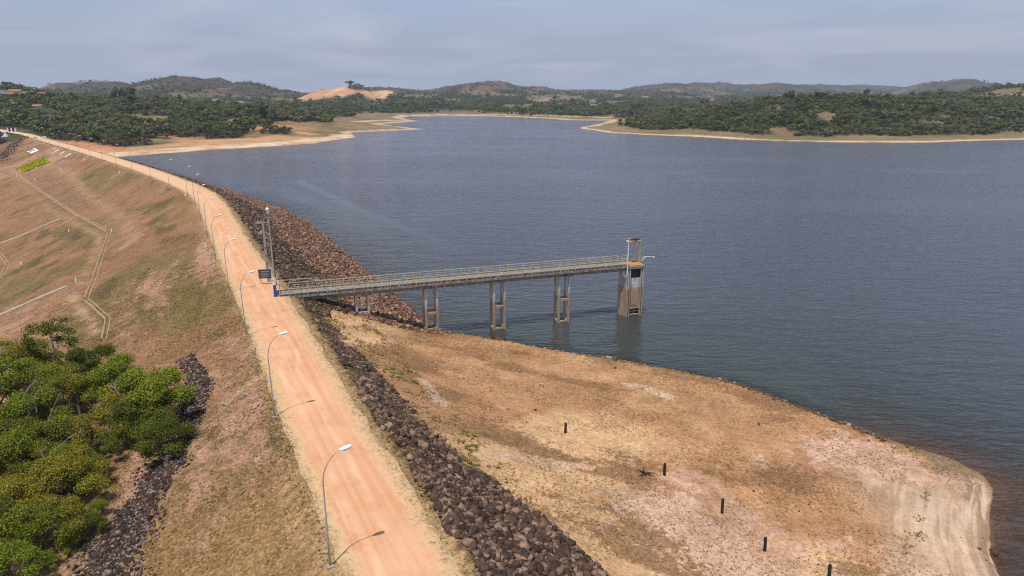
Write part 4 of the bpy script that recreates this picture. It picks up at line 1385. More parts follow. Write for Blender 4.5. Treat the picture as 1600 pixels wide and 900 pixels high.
LM = lamp_meshes()
ORD = ['first', 'second', 'third', 'fourth', 'fifth', 'sixth', 'seventh', 'eighth', 'ninth', 'tenth', 'eleventh', 'twelfth', 'thirteenth', 'fourteenth',
       'fifteenth', 'sixteenth', 'seventeenth', 'eighteenth', 'nineteenth', 'twentieth', 'twenty-first', 'twenty-second', 'twenty-third', 'twenty-fourth', 'twenty-fifth', 'twenty-sixth']
lamp_pos = LAMP_LINE[1:13]
seg3 = np.array(LAMP_LINE[12:]); s3 = np.concatenate([[0], np.cumsum(np.linalg.norm(np.diff(seg3, axis=0), axis=1))])
for d_ in np.arange(26, s3[-1], 25.5):
    lamp_pos.append((float(np.interp(d_, s3, seg3[:, 0])), float(np.interp(d_, s3, seg3[:, 1]))))
lamp_pos = lamp_pos[:24]
LPa = np.array(lamp_pos); LT = np.gradient(LPa, axis=0)
for i, (lx, ly) in enumerate(lamp_pos):
    ang = math.atan2(-LT[i, 0], LT[i, 1])            # arm points across the road
    o = empty('street_lamp', (lx, ly, hz1(lx, ly)), ang + random.uniform(-.04, .04))
    o.rotation_euler[0] = random.uniform(-.012, .012); o.rotation_euler[1] = random.uniform(-.015, .01)
    tag(o, '%s curved grey street lamp from the foreground along the road edge' % ORD[i], 'street lamp', 'street lamps along the dam road')
    link('pole', LM[0], None, o); h_ = link('lamp_head', LM[1], None, o); link('lens', LM[2], None, h_); link('footing', LM[3], None, o)

# ------------------------------------------------------------------ dark posts on the berm
for (px, py, hgt, lb) in [(883, 677, 1.25, 'short dark timber post alone in the middle of the dry berm'),
                          (1038, 743, 1.35, 'dark timber post at the top corner of the pink bare soil'),
                          (1128, 802, 1.45, 'dark timber post midway down the pink track on the berm'),
                          (1195, 861, 1.35, 'dark timber post in the lower part of the berm near the picture bottom'),
                          (1295, 905, 1.35, 'dark timber post cut by the bottom edge of the picture')]:
    p = at(px, py)
    o = MB().box((0, 0, hgt / 2 - 0.1), (0.2, 0.2, hgt + 0.2)).box((0.02, 0, hgt + 0.015), (0.13, 0.15, 0.06)).build('timber_post', M['black'])
    o.location = p; o.rotation_euler = (random.uniform(-.05, .05), random.uniform(-.05, .05), random.uniform(0, 1))
    tag(o, lb, 'post', 'timber posts on the berm')
for (px, py, lb) in [(1031 - 22, 742, 'small pile of dark dead branches beside the post on pink soil'), ]:
    p = at(px, py)
    br = MB(); r = random.Random(4)
    for k in range(16):
        a = r.uniform(0, 6.28); L = r.uniform(0.4, 1.0)
        q = Vector((r.uniform(-.4, .4), r.uniform(-.3, .3), r.uniform(0.02, .25)))
        br.tube([q, q + Vector((math.cos(a) * L, math.sin(a) * L, r.uniform(-.05, .3)))], [0.05, 0.02], 5)
    o = br.build('dead_branches', M['black']); o.location = p
    tag(o, lb, 'branches')

# ------------------------------------------------------------------ downstream slope: concrete channels, markers, painted signs
def channel(name, pts, label, w=0.5, h=0.5, mat='channel', group=None, lift=0.1):
    P = resample(at_line(pts), 1.0, False)
    T_ = np.gradient(P, axis=0); T_ /= np.linalg.norm(T_, axis=1)[:, None]
    Nn = np.stack([T_[:, 1], -T_[:, 0]], 1)
    zz = height(P[:, 0], P[:, 1])
    for _ in range(3): zz[1:-1] = (zz[:-2] + 2 * zz[1:-1] + zz[2:]) / 4
    tw = min(.22, w * .6)
    prof = [(-w - tw, -.5), (-w - tw, lift + .10), (-w, lift + .10), (-w * .9, lift - h), (w * .9, lift - h), (w, lift + .10), (w + tw, lift + .10), (w + tw, -.5)]
    vs = np.concatenate([np.stack([P[:, 0] + Nn[:, 0] * a, P[:, 1] + Nn[:, 1] * a, zz + b], 1) for a, b in prof])
    n_ = len(P)
    i = np.arange(n_ - 1)[None, :] + np.arange(len(prof) - 1)[:, None] * n_
    f = np.stack([i, i + 1, i + 1 + n_, i + n_], -1).reshape(-1, 4)
    o = link(name, np_mesh(name, vs, f, 4, M[mat]))
    tag(o, label, 'drain channel', group)
    return o


channel('drain_channel', [(8, 256), (40, 282), (80, 309), (118, 335), (147, 349), (171, 362)], 'long pale concrete channel along the bench of the left slope', 0.30)
channel('drain_channel', [(172, 363), (164, 385), (157, 405), (147, 437), (135, 467)], 'concrete channel dropping from the bench corner towards the kink', 0.28)
channel('drain_channel', [(135, 468), (150, 481), (169, 497), (167, 510), (162, 532)], 'kinked lower end of the concrete channel above the trees', 0.28)
M['chalk'] = simple_mat('white_gutter', (0.46, 0.46, 0.44), 0.8, var=0.35, scale=1)
channel('drain_pipe', [(-12, 497), (30, 479), (75, 459), (112, 444)], 'white half-pipe gutter running straight down the lower left slope', 0.10, 0.1, 'chalk')
channel('drain_pipe', [(-8, 383), (40, 365), (97, 340)], 'thin pale gutter on the middle of the left slope', 0.06, 0.08, 'chalk')
channel('drain_pipe', [(-6, 288), (12, 282), (27, 277)], 'short pale gutter near the yellow bed at the left edge', 0.12, 0.08, 'channel')
channel('drain_channel', [(-5, 392), (4, 402), (12, 412), (5, 428), (-6, 440)], 'dark kinked channel at the left edge of the slope', 0.3, 0.25, 'channel')
mk_l = ['beside the yellow bed', 'on the bench under the yellow bed', 'at the lower end of the long pink path', 'just below the far road edge beside the pale strokes', 'under the middle of the far road',
        'on the slope under the bend of the road', 'at the corner of the bench channel', 'on the slope below the sixth street lamp', 'on the lower footpath under the bench', 'low on the slope at the left edge',
        'at the top end of the white gutter', 'on the slope under the far road towards the bend']
for (px, py), lb in zip([(27, 276), (55, 282), (95, 266), (86, 233), (132, 250), (290, 306), (175, 362), (322, 386), (108, 362), (34, 413), (119, 440), (187, 271)], mk_l):
    p = at(px, py)
    s_ = 0.17 + 0.0007 * p[1]
    o = MB().box((0, 0, 0.2), (s_ * 1.25, s_ * 1.25, 0.5)).box((0, 0, 0.45 + s_ * 0.7), (s_ * 0.8, s_ * 0.8, s_ * 1.4)).build('survey_marker', M['white'])
    o.location = p
    tag(o, 'small white survey marker ' + lb, 'marker', 'white survey markers on the left slope')
for (px, py), lb in zip([(352, 632), (386, 617)], ['left one of two grey concrete slabs lying in the grass by the road', 'right one of two grey concrete slabs lying in the grass by the road']):
    p = at(px, py)
    o = MB().box((0, 0, 0.06), (0.75, 0.5, 0.14)).box((0, 0, -0.1), (0.6, 0.4, 0.2)).build('concrete_slab', M['concrete'])
    o.location = p; o.rotation_euler = (0.0, 0.38, 0.45)
    tag(o, lb, 'slab', 'grey slabs in the grass')


def slope_sheet(name, corners, mat, lift, nn=14):
    A, B_, C_, D_ = [np.array(at(*c)[:2]) for c in corners]
    uu, vv = np.meshgrid(np.linspace(0, 1, nn), np.linspace(0, 1, nn))
    Pq = (A * ((1 - uu) * (1 - vv))[..., None] + B_ * (uu * (1 - vv))[..., None] + C_ * (uu * vv)[..., None] + D_ * ((1 - uu) * vv)[..., None]).reshape(-1, 2)
    zz = height(Pq[:, 0], Pq[:, 1])
    top = np.stack([Pq[:, 0], Pq[:, 1], zz + lift], 1); bot = np.stack([Pq[:, 0], Pq[:, 1], zz - 0.2], 1)
    f = grid_faces(nn, nn)
    ring = list(range(nn)) + [nn * k + nn - 1 for k in range(1, nn)] + [nn * (nn - 1) + k for k in range(nn - 2, -1, -1)] + [nn * k for k in range(nn - 2, 0, -1)]
    side = [(ring[k], ring[(k + 1) % len(ring)], ring[(k + 1) % len(ring)] + nn * nn, ring[k] + nn * nn) for k in range(len(ring))]
    return np_mesh(name, np.concatenate([top, bot]), np.concatenate([f, np.array(side)]), 4, mat), Pq, zz


me, Pq, zz = slope_sheet('painted_slab', [(42, 237.2), (49, 241), (61, 236), (55, 232.3)], M['white'], 0.35)
o = link('painted_slab', me)
tag(o, 'white rectangular slab with two dark marks on the far slope', 'slab')
for (px, py) in [(49, 237.2), (54.3, 235.7)]:
    p = at(px, py)
    q = MB().box((0, 0, 0.42), (2.6, 1.6, 0.12)).box((0.4, 1.4, 0.42), (1.2, 1.5, 0.12)).build('dark_mark', M['board'], o)
    q.location = p; q.rotation_euler = (0.2, -0.2, 2.3)
YB = [(28.5, 263), (38.5, 269.5), (78, 254), (68, 246.5)]
A, B_, C_, D_ = [np.array(at(*c)[:2]) for c in YB]
r_ = np.random.default_rng(3)
uu, vv = r_.uniform(0, 1, 5200), (r_.integers(0, 9, 5200) + r_.uniform(0.05, 0.85, 5200)) / 9
Pq = A * ((1 - uu) * (1 - vv))[:, None] + B_ * ((1 - uu) * vv)[:, None] + C_ * (uu * vv)[:, None] + D_ * (uu * (1 - vv))[:, None]
Pq += r_.normal(0, 0.25, Pq.shape)
zz = height(Pq[:, 0], Pq[:, 1])
blade = (np.array([(-.45, 0, 0), (.45, 0, 0), (.3, .25, .5), (-.3, .25, .5)]), np.array([[0, 1, 2, 3]]))
blade2 = (np.array([(-.5, -.4, .18), (.5, -.4, .22), (.5, .4, .2), (-.5, .4, .16)]), np.array([[0, 1, 2, 3]]))
tag(link('yellow_plants', merge_variants('yellow_plants', [blade, blade2, blade2], np.stack([Pq[:, 0], Pq[:, 1], zz], 1), r_.uniform(0.7, 1.3, 5200), r_, M['yellow'], 0.25)),
    'rectangular bed of bright yellow green plants on the far slope', 'plant bed', kind='stuff')
M['cream'] = simple_mat('pale_sandstone', (0.60, 0.44, 0.27), 0.9, var=0.2)
for c, lb in zip([[(80, 240.5), (81.5, 241), (94, 234.8), (90, 234)], [(91, 243), (93, 243.2), (103, 237.4), (99, 236.6)], [(100, 246.5), (102, 246.8), (113.5, 240.8), (109, 240)]],
                 ['leftmost of three pale tapered strips below the far road', 'middle one of three pale tapered strips below the far road', 'rightmost of three pale tapered strips below the far road']):
    me, _, _ = slope_sheet('stone_strip', c, M['cream'], 0.18, 6)
    tag(link('stone_strip', me), lb, 'strip', 'pale strips on the far slope')

# things at the far end of the dam
for k in range(5):
    p = at(13.2 + 2.9 * k, 205.8)
    o = MB().box((0, 0, 1.3), (1.1, 1.1, 2.7)).box((0, 0, 2.72), (1.3, 1.3, 0.16)).build('painted_post', M['white'] if k % 2 == 0 else M['black'])
    o.location = p
    tag(o, '%s of five thick black or white posts across the far road end' % ['leftmost', 'second', 'middle', 'fourth', 'rightmost'][k], 'post', 'posts at the far road end')
for (px, py, lb) in [(55.5, 219, 'white concrete block on the left edge of the far road'), (70, 218.6, 'white concrete block on the right edge of the far road')]:
    p = at(px, py)
    o = MB().box((0, 0, 1.0), (1.7, 1.4, 2.2)).box((0, 0, 2.16), (1.9, 1.6, 0.14)).box((1.02, 0, 0.9), (0.35, 1.1, 1.7)).build('barrier_block', M['white'])
    o.location = p; o.rotation_euler = (0, 0, 0.7)
    tag(o, lb, 'block', 'white blocks at the far road')
p = at(9.5, 214)
o = empty('monument', p)
tag(o, 'small white stepped monument left of the far road end', 'monument')
MB().box((0, 0, 0.3), (4.2, 3, 0.8)).build('plinth', M['white'], o)
MB().box((0, 0, 1.3), (2.2, 1.8, 1.2)).build('pedestal', M['white'], o)
MB().box((0, 0, 2.9), (0.9, 0.9, 2.0)).box((0, 0, 3.2), (1.8, 0.5, 0.4)).build('finial', M['white'], o)
p = at(3, 211)
o = empty('low_white_shelter', p)
tag(o, 'low white flat-roofed shelter at the left picture edge', 'shelter')
MB().box((0, 0, 2.2), (8, 4, 0.35)).build('roof', M['white'], o)
for xx in (-3.6, 3.6):
    MB().box((xx, 0, 0.95), (0.4, 3.4, 2.2)).build('wall', M['concrete'], o)

# ------------------------------------------------------------------ vegetation
def leaf_cloud(lobes, n, size, rng, squash=0.8, up=0.25, aspect=0.55, out=0.7, jit=0.65, fill=0.42, spill=0.22):
    lobes = np.asarray(lobes, float)
    pr = lobes[:, 3] ** 2; pr /= pr.sum()
    k = rng.choice(len(lobes), n, p=pr)
    d = rng.normal(size=(n, 3)); d[:, 2] += up
    d /= np.linalg.norm(d, axis=1)[:, None]
    r = lobes[k, 3] * rng.uniform(0, 1, n) ** fill
    r *= 1 + rng.normal(0, spill, n)
    p = lobes[k, :3] + d * r[:, None] * np.array((1, 1, squash))
    nm = d * out + rng.normal(size=(n, 3)) * jit + np.array((0, 0, 0.35))
    nm /= np.linalg.norm(nm, axis=1)[:, None]
    t = np.cross(nm, rng.normal(size=(n, 3))); t /= np.linalg.norm(t, axis=1)[:, None] + 1e-9
    b = np.cross(nm, t)
    s = size * rng.uniform(0.6, 1.35, n)
    t *= s[:, None]; b *= (s * aspect)[:, None]
    v = np.stack([p - t * 0.5, p + b * 0.5 - t * 0.05, p + t * 0.5, p - b * 0.5 - t * 0.05], 1).reshape(-1, 3)
    f = np.arange(n * 4).reshape(-1, 4)
    return v, f


def grow_tree(seed, h=7.0, spread=3.2, n_limb=6, first=0.25, lobe=(0.8, 1.4), trunk_r=0.16, lean=0.1, flat=False, stems=1):
    r = random.Random(seed)
    tb_ = MB(); lobes = []
    for st in range(stems):
        a0 = r.uniform(0, 6.28)
        off = Vector((math.cos(a0), math.sin(a0), 0)) * (0.0 if stems == 1 else r.uniform(0.2, 0.6))
        top = Vector((r.uniform(-lean, lean) * h, r.uniform(-lean, lean) * h, h * r.uniform(0.62, 0.78))) + off * 2
        mid = top * 0.5 + Vector((r.uniform(-.3, .3), r.uniform(-.3, .3), 0)) + off * 0.5
        tr_ = trunk_r / math.sqrt(stems)
        tb_.tube([off + Vector((0, 0, -0.4)), off * 1.2 + Vector((0, 0, h * 0.12)), mid, top], [tr_ * 1.25, tr_, tr_ * 0.72, tr_ * 0.35], 7)
        for k in range(max(2, n_limb // stems)):
            u = first + (1 - first) * (k + r.random()) / max(2, n_limb // stems)
            base = mid.lerp(top, max(0, u * 2 - 1)) if u > 0.5 else (off * 1.2).lerp(mid, u * 2)
            a = a0 + k * 2.4 + r.uniform(-.5, .5)
            L = spread * r.uniform(0.6, 1.0) * (1.0 if flat else (1.15 - 0.55 * u))
            rise = r.uniform(0.25, 0.6) * L if not flat else r.uniform(0.7, 1.0) * (h * 0.93 - base.z)
            tip = base + Vector((math.cos(a) * L, math.sin(a) * L, rise))
            kn = base.lerp(tip, 0.5) + Vector((r.uniform(-.2, .2), r.uniform(-.2, .2), 0.18 * L * (1 if not flat else -0.3)))
            tb_.tube([base, kn, tip], [tr_ * 0.5, tr_ * 0.32, tr_ * 0.12], 5)
            lobes.append((tip.x, tip.y, tip.z, r.uniform(*lobe)))
            for _ in range(2):
                a2 = a + r.uniform(-1.0, 1.0)
                L2 = L * r.uniform(0.3, 0.55)
                t2 = kn + Vector((math.cos(a2) * L2, math.sin(a2) * L2, r.uniform(0.1, 0.5) * L2 + (0.5 if flat else 0)))
                tb_.tube([kn, t2], [tr_ * 0.25, tr_ * 0.08], 4)
                lobes.append((t2.x, t2.y, t2.z, r.uniform(*lobe) * 0.85))
        lobes.append((top.x, top.y, top.z + 0.3, r.uniform(*lobe)))
    return tb_, lobes


NEAR = []
for k, (sd_n, kw, nl, ls, sq) in enumerate([
        (1, dict(h=7, spread=3.4, n_limb=8, lobe=(0.65, 1.25)), 24000, 0.19, 0.75),
        (2, dict(h=6, spread=3.0, n_limb=8, lobe=(0.6, 1.15), stems=2), 20000, 0.175, 0.8),
        (3, dict(h=5, spread=2.8, n_limb=9, lobe=(0.5, 1.0), stems=3, first=0.12), 18000, 0.16, 0.8),
        (4, dict(h=4.4, spread=2.6, n_limb=9, lobe=(0.6, 1.1), stems=4, first=0.08, trunk_r=0.12), 14000, 0.155, 0.85),
        (5, dict(h=6.5, spread=3.8, n_limb=8, lobe=(0.6, 1.1), lean=0.14), 21000, 0.18, 0.62),
        (6, dict(h=5.5, spread=2.6, n_limb=7, lobe=(0.6, 1.0), stems=2), 8000, 0.17, 0.8)]):
    tbm, lobes = grow_tree(sd_n, **kw)
    v, f = leaf_cloud(lobes, nl, ls, np.random.default_rng(sd_n + 40), sq)
    NEAR.append((tbm.mesh('trunk', M['bark']), np_mesh('crown', v, f, 4, M['leaf_green'])))


def set_mat(o, mat):
    o.material_slots[0].link = 'OBJECT'
    o.material_slots[0].material = mat


def place_tree(kind, px, py, h, variant, leaf, label, cat='tree', group=None, loc=None, bark='bark', wide=1.0):
    p = loc or at(px, py)
    h0 = [7, 6, 5, 4.4, 6.5, 5.5][variant] * 1.05
    s = h / h0
    o = empty(kind, p, random.uniform(0, 6.28))
    o.scale = (s * wide, s * wide, s)
    t_ = link('trunk', NEAR[variant][0], None, o); c_ = link('crown', NEAR[variant][1], None, o)
    set_mat(t_, M[bark]); set_mat(c_, M[leaf])
    return tag(o, label, cat, group)


G1 = 'trees below the left slope'
TR = [
    (243, 668, 7.8, 0, 'leaf_bright', 'bright green rounded tree nearest the dam slope beside the stone drain', 'tree'),
    (205, 640, 6.4, 1, 'leaf_bright', 'light green tree just behind the bright rounded one on its left', 'tree'),
    (262, 706, 4.2, 3, 'leaf_dark', 'dark green bush at the upper bend of the stone drain', 'bush'),
    (224, 690, 5.2, 2, 'leaf_dark', 'dark spreading bush left of the stone drain under the bright tree', 'bush'),
    (172, 652, 5.6, 5, 'leaf_olive', 'thin olive tree with grey branches in the middle of the thicket', 'tree'),
    (190, 682, 4.6, 3, 'leaf_olive', 'olive bush between the bright tree and the thin one', 'bush'),
    (128, 668, 6.4, 4, 'leaf_green', 'broad mid green tree in the middle of the thicket', 'tree'),
    (66, 655, 7.8, 0, 'leaf_green', 'tall full green tree in the left part of the thicket', 'tree'),
    (8, 650, 8.4, 4, 'leaf_bright', 'wide light green tree at the left picture edge', 'tree'),
    (34, 602, 6.4, 1, 'leaf_olive', 'olive tree behind the wide light green one', 'tree'),
    (140, 610, 5.6, 1, 'leaf_dark', 'dark green tree right of the white-stemmed tree', 'tree'),
    (62, 598, 5.6, 2, 'leaf_olive', 'brownish olive tree left of the white stems', 'tree'),
    (-10, 600, 6.0, 5, 'leaf_olive', 'loose olive tree cut by the left picture edge', 'tree'),
    (22, 735, 6.8, 0, 'leaf_dark', 'dark full tree at the left edge below the light green one', 'tree'),
    (86, 726, 6.0, 1, 'leaf_green', 'green tree in the centre of the lower thicket', 'tree'),
    (122, 722, 4.8, 2, 'leaf_olive', 'low yellowish bush right of the centre of the thicket', 'bush'),
    (186, 668, 4.0, 5, 'leaf_green', 'sparse green bush under the bright rounded tree', 'bush'),
    (40, 800, 5.2, 5, 'leaf_olive', 'sparse yellow green tree with pale twigs in the lower left', 'tree'),
    (96, 796, 5.0, 2, 'leaf_olive', 'olive shrub casting its shadow on the bare ground', 'shrub'),
    (112, 780, 4.4, 3, 'leaf_olive', 'yellow olive shrub at the edge of the bare ground', 'shrub'),
    (-30, 800, 7.0, 1, 'leaf_green', 'green tree half outside the left edge', 'tree'),
    (6, 868, 5.2, 2, 'leaf_dark', 'dark shrub in the bottom left corner', 'shrub'),
    (62, 866, 4.4, 3, 'leaf_green', 'green shrub near the bottom left corner', 'shrub'),
    (100, 838, 3.6, 3, 'leaf_olive', 'small olive shrub above the corner shrubs', 'shrub'),
    (30, 925, 5.0, 0, 'leaf_bright', 'light green shrub cut by the bottom edge', 'shrub'),
    (-40, 720, 7.5, 4, 'leaf_green', 'green crown reaching in from outside the left edge', 'tree'),
    (-40, 910, 6.0, 5, 'leaf_green', 'green crown at the very bottom left', 'tree'),
    (176, 706, 2.1, 3, 'leaf_green', 'small round dark green bush alone on the bare ground', 'bush'),
    (158, 806, 1.5, 3, 'leaf_bright', 'small bright yellow green bush beside the stone drain', 'bush'),
    (142, 834, 1.9, 3, 'leaf_dark', 'small dark bush just below the bright yellow green one', 'bush'),
    (116, 856, 2.0, 2, 'leaf_bright', 'fresh green bush on bare ground near the bottom', 'bush'),
    (80, 886, 1.4, 3, 'leaf_bright', 'tiny fresh green bush near the bottom left', 'bush'),
    (100, 640, 5.2, 3, 'leaf_olive', 'dense olive bush below the white-stemmed tree', 'bush'),
    (232, 690, 4.2, 3, 'leaf_green', 'green bush under the bright rounded tree by the drain', 'bush'),
    (50, 690, 5.8, 2, 'leaf_bright', 'light green bushy tree below the tall full one', 'tree'),
    (114, 752, 4.4, 5, 'leaf_olive', 'thin olive shrub among the lower bushes', 'shrub'),
    (146, 748, 2.6, 3, 'leaf_green', 'low green bush bordering the bare patch', 'bush'),
    (20, 690, 5.0, 5, 'leaf_olive', 'loose olive bush below the wide light green tree', 'bush'),
    (110, 700, 4.6, 5, 'leaf_olive', 'pale olive bush in the heart of the thicket', 'bush'),
    (80, 625, 5.0, 5, 'leaf_green', 'loose green bush at the foot of the white stems', 'bush'),
    (155, 630, 4.6, 5, 'leaf_olive', 'olive bush behind the thin grey-branched tree', 'bush'),
    (70, 830, 3.8, 5, 'leaf_olive', 'thin yellowish bush above the corner shrubs', 'bush'),
    (30, 765, 4.6, 2, 'leaf_olive', 'olive bush near the bare white branches', 'bush'),
    (118, 815, 2.4, 5, 'leaf_olive', 'low thin bush on the bare ground edge', 'bush'),
    (60, 770, 5.0, 1, 'leaf_green', 'green bushy tree in the lower left thicket', 'tree'),
]
for (px, py, hh, va, lf, lb, ct) in TR:
    place_tree({'tree': 'broadleaf_tree', 'bush': 'bush', 'shrub': 'shrub'}[ct], px, py, hh, va, lf, lb, ct, G1 if ct == 'tree' else 'bushes below the left slope', wide=random.uniform(1.0, 1.2))

# the tall white-stemmed tree with its thin flat crown
tbm, lobes = grow_tree(29, h=10, spread=3.8, n_limb=10, first=0.5, lobe=(0.6, 1.15), trunk_r=0.19, stems=2)
v, f = leaf_cloud(lobes, 4200, 0.24, np.random.default_rng(5), 0.6, fill=0.6, spill=0.3)
p = at(96, 600)
wt_ = empty('white_stemmed_tree', p, 0.6)
tag(wt_, 'tall thin tree with pale white stems and a flat open crown', 'tree')
link('trunk', tbm.mesh('trunk', M['palebark']), None, wt_)
link('crown', np_mesh('crown', v, f, 4, M['leaf_dark']), None, wt_)
# bare grey shrubs
for (px, py, s, lb) in [(160, 712, 1.0, 'leafless pale grey shrub at the top of the bare patch'), (165, 660, 1.5, 'leafless grey branches standing up in the thicket'), (12, 742, 1.4, 'bare white branches at the left picture edge'), (75, 690, 2.1, 'grey dead limbs poking out left of the thicket centre'), (205, 668, 1.9, 'grey dead limbs beside the bright rounded tree'), (100, 772, 1.6, 'bare twiggy shrub among the lower bushes'), (40, 640, 2.3, 'tall bare branches above the tall full tree')]:
    tbm, _ = grow_tree(int(px), h=3.4, spread=1.9, n_limb=10, trunk_r=0.10, stems=3, first=0.1)
    o = tbm.build('bare_shrub', M['deadwood']); o.location = at(px, py); o.scale = (s, s, s)
    tag(o, lb, 'shrub', 'bare shrubs')

# ---- woods round the lake
def far_broad(seed, nl=420, ls=0.42):
    r = np.random.default_rng(seed)
    kind = seed % 4
    if kind == 0:       # broad and uneven
        lobes = [(r.normal(0, .40), r.normal(0, .40), r.uniform(.40, .95), r.uniform(.16, .38)) for _ in range(11)]
    elif kind == 1:     # tall, loose
        lobes = [(r.normal(0, .20), r.normal(0, .20), r.uniform(.30, 1.25), r.uniform(.16, .32)) for _ in range(11)]
    elif kind == 2:     # flat-topped
        lobes = [(r.normal(0, .46), r.normal(0, .46), r.uniform(.72, .92), r.uniform(.15, .30)) for _ in range(12)]
    else:               # low thicket
        lobes = [(r.normal(0, .50), r.normal(0, .50), r.uniform(.20, .62), r.uniform(.15, .34)) for _ in range(13)]
    lobes.append((0, 0, .5, .36))
    return leaf_cloud(lobes, nl, ls * 0.62, r, 0.8, 0.5, 0.7, 1.2, 0.42, 0.30, 0.10)


FB = [np_mesh('crown', *far_broad(700 + k), 4, M['leaf_far']) for k in range(12)]
FT = MB().tube([(0, 0, -0.15), (0.02, 0, 0.3), (-0.02, 0.02, 0.75)], [0.055, 0.042, 0.02], 5).mesh('trunk', M['bark'])


def palm_mesh(seed):
    r = random.Random(seed)
    m = MB()
    for k in range(15):
        a = k * 2.4 + r.uniform(-.2, .2)
        el = r.uniform(-0.15, 1.1)
        d = Vector((math.cos(a), math.sin(a), 0)); s = Vector((-math.sin(a), math.cos(a), 0))
        L = r.uniform(.34, .46)
        pts = []
        for j in range(5):
            u = j / 4
            pts.append(Vector((0, 0, 1)) + d * L * u * math.cos(el * (1 - u)) + Vector((0, 0, L * (math.sin(el) * u - 0.75 * u * u))))
        vs = []
        for j, q in enumerate(pts):
            w = [.012, .055, .06, .045, .006][j]
            vs += [q + s * w - Vector((0, 0, w * .5)), q - s * w - Vector((0, 0, w * .5)), q]
        fs = []
        for j in range(4):
            b = j * 3
            fs += [(b, b + 2, b + 5, b + 3), (b + 2, b + 1, b + 4, b + 5)]
        m.add(vs, fs)
    return m.mesh('fronds', M['leaf_palm'])


PF = [palm_mesh(k) for k in range(3)]
PT = MB().tube([(0, 0, -0.1), (0.03, 0, 0.5), (0, 0.01, 1.0)], [0.028, 0.02, 0.016], 5).mesh('trunk', M['bark'])

gcol = g.reshape(ny, nx, 3)


def ground_red(xq, yq):
    i = np.clip(np.searchsorted(gx, xq), 1, nx - 1); j = np.clip(np.searchsorted(gy, yq), 1, ny - 1)
    return np.minimum(np.minimum(gcol[j, i, 0], gcol[j - 1, i, 0]), np.minimum(gcol[j, i - 1, 0], gcol[j - 1, i - 1, 0])), gcol[j, i, 0]


HOUSES = [
    (25, 146, 13, 8, 3.4, 0, 'red-roofed village house on the hill at the left edge'),
    (4, 146, 9, 7, 3.6, 1, 'white village house at the very left edge'),
    (18, 149.5, 8, 6, 3.0, 0, 'lower red-roofed house below the large village house'),
    (48, 147.5, 8, 6, 3.2, 0, 'small house half hidden between trees on the left hill'),
    (66, 149, 9, 6, 3.0, 0, 'house with an orange roof at the crest of the left wood'),
    (60, 170, 8, 6, 3.2, 0, 'small red-roofed hut in the middle of the left wood'),
    (338, 158, 16, 9, 5.0, 1, 'cream flat-roofed building at the foot of the left hill'),
    (283, 162, 16, 9, 3.6, 1, 'white low building among trees below the left hill'),
    (375, 160, 18, 9, 3.0, 1, 'long pale shed right of the cream building'),
    (854, 157, 30, 12, 5.5, 0, 'large white house with a red roof on the far shore clearing'),
    (886, 156, 14, 9, 4.0, 0, 'red-roofed house right of the large white one on the far shore'),
    (926, 161, 14, 9, 4.0, 0, 'red-roofed house above the trees in the middle distance'),
    (907, 163, 14, 8, 3.4, 0, 'pale house with a brown roof below the far red roofs'),
    (928, 167, 12, 9, 4.6, 1, 'white cubic building at the edge of the far wood'),
    (967, 151, 22, 10, 4.4, 0, 'long red-roofed house right of the far palms'),
    (1008, 153, 18, 10, 4.0, 0, 'red-roofed farmhouse beyond the tan meadow'),
    (1107, 154, 16, 9, 4.4, 0, 'left one of two houses beyond the right headland'),
    (1114, 157, 14, 9, 4.4, 1, 'white house right of its neighbour beyond the headland'),
    (1571, 134.5, 14, 9, 4.0, 1, 'white house on the hilltop at the right edge'),
    (121, 131, 18, 10, 4.5, 1, 'white house on the far left hilltop'),
]
hp = []
for hs in HOUSES:
    p = at(hs[0], hs[1], 300)
    hp.append(p)

cand = []
rw = np.random.default_rng(77)
for (r0, r1, sp, sc0) in [(400, 900, 5.8, 0.95), (900, 1500, 7.4, 0.85), (1500, 2300, 10.5, 0.75), (2300, 4300, 16.0, 0.7)]:
    xs = np.arange(-0.98 * r1, 0.98 * r1, sp); ys = np.arange(r0 * 0.8, r1, sp)
    A_, B__ = np.meshgrid(xs, ys)
    A_ = A_.ravel() + rw.uniform(-.5, .5, A_.size) * sp; B__ = B__.ravel() + rw.uniform(-.5, .5, B__.size) * sp
    k_ = (np.abs(A_) < 0.86 * B__ + 40) & (np.hypot(A_, B__) >= r0) & (np.hypot(A_, B__) < r1) & (B__ > 380)
    cand.append(np.stack([A_[k_], B__[k_], np.full(k_.sum(), sc0)], 1))
cand = np.concatenate(cand)
cx_, cy_ = cand[:, 0], cand[:, 1]
dl_, _, _ = pdist(cx_, cy_, LAKE, True)
q_ = np.where(inpoly(cx_, cy_, LAKE), -dl_, dl_)
dc_, sc__, _ = pdist(cx_, cy_, CENTRE)
lo, g0_ = ground_red(cx_, cy_)
z_ = height(cx_, cy_)
R2 = np.hypot(cx_, cy_)
clear = fbm(cx_ / 110, cy_ / 110, 601, 4)
hm_ = np.zeros(len(cx_))
for (hx, hy, hz_, sx, sy) in HILLS:
    if hy > 1750: hm_ = np.maximum(hm_, np.exp(-(((cx_ - hx) / sx) ** 2 + ((cy_ - hy) / sy) ** 2)))
prob = np.where(g0_ < 0.11, 0.95, np.where(g0_ < 0.165, 0.30, 0.0))
prob = np.where((R2 > 900) & (clear > 0.60), prob * 0.35, prob)
prob = np.where(hm_ > 0.25, prob * np.where(fbm(cx_ / 70, cy_ / 70, 113, 4) > 0.5, 0.9, 0.35), prob)
ok = (rw.uniform(0, 1, len(cx_)) < prob) & (q_ > 6) & (dc_ > 16) & (z_ > WL + 0.3) & ~((sc__ < 0) & (cy_ < 470) & (dc_ < 140))
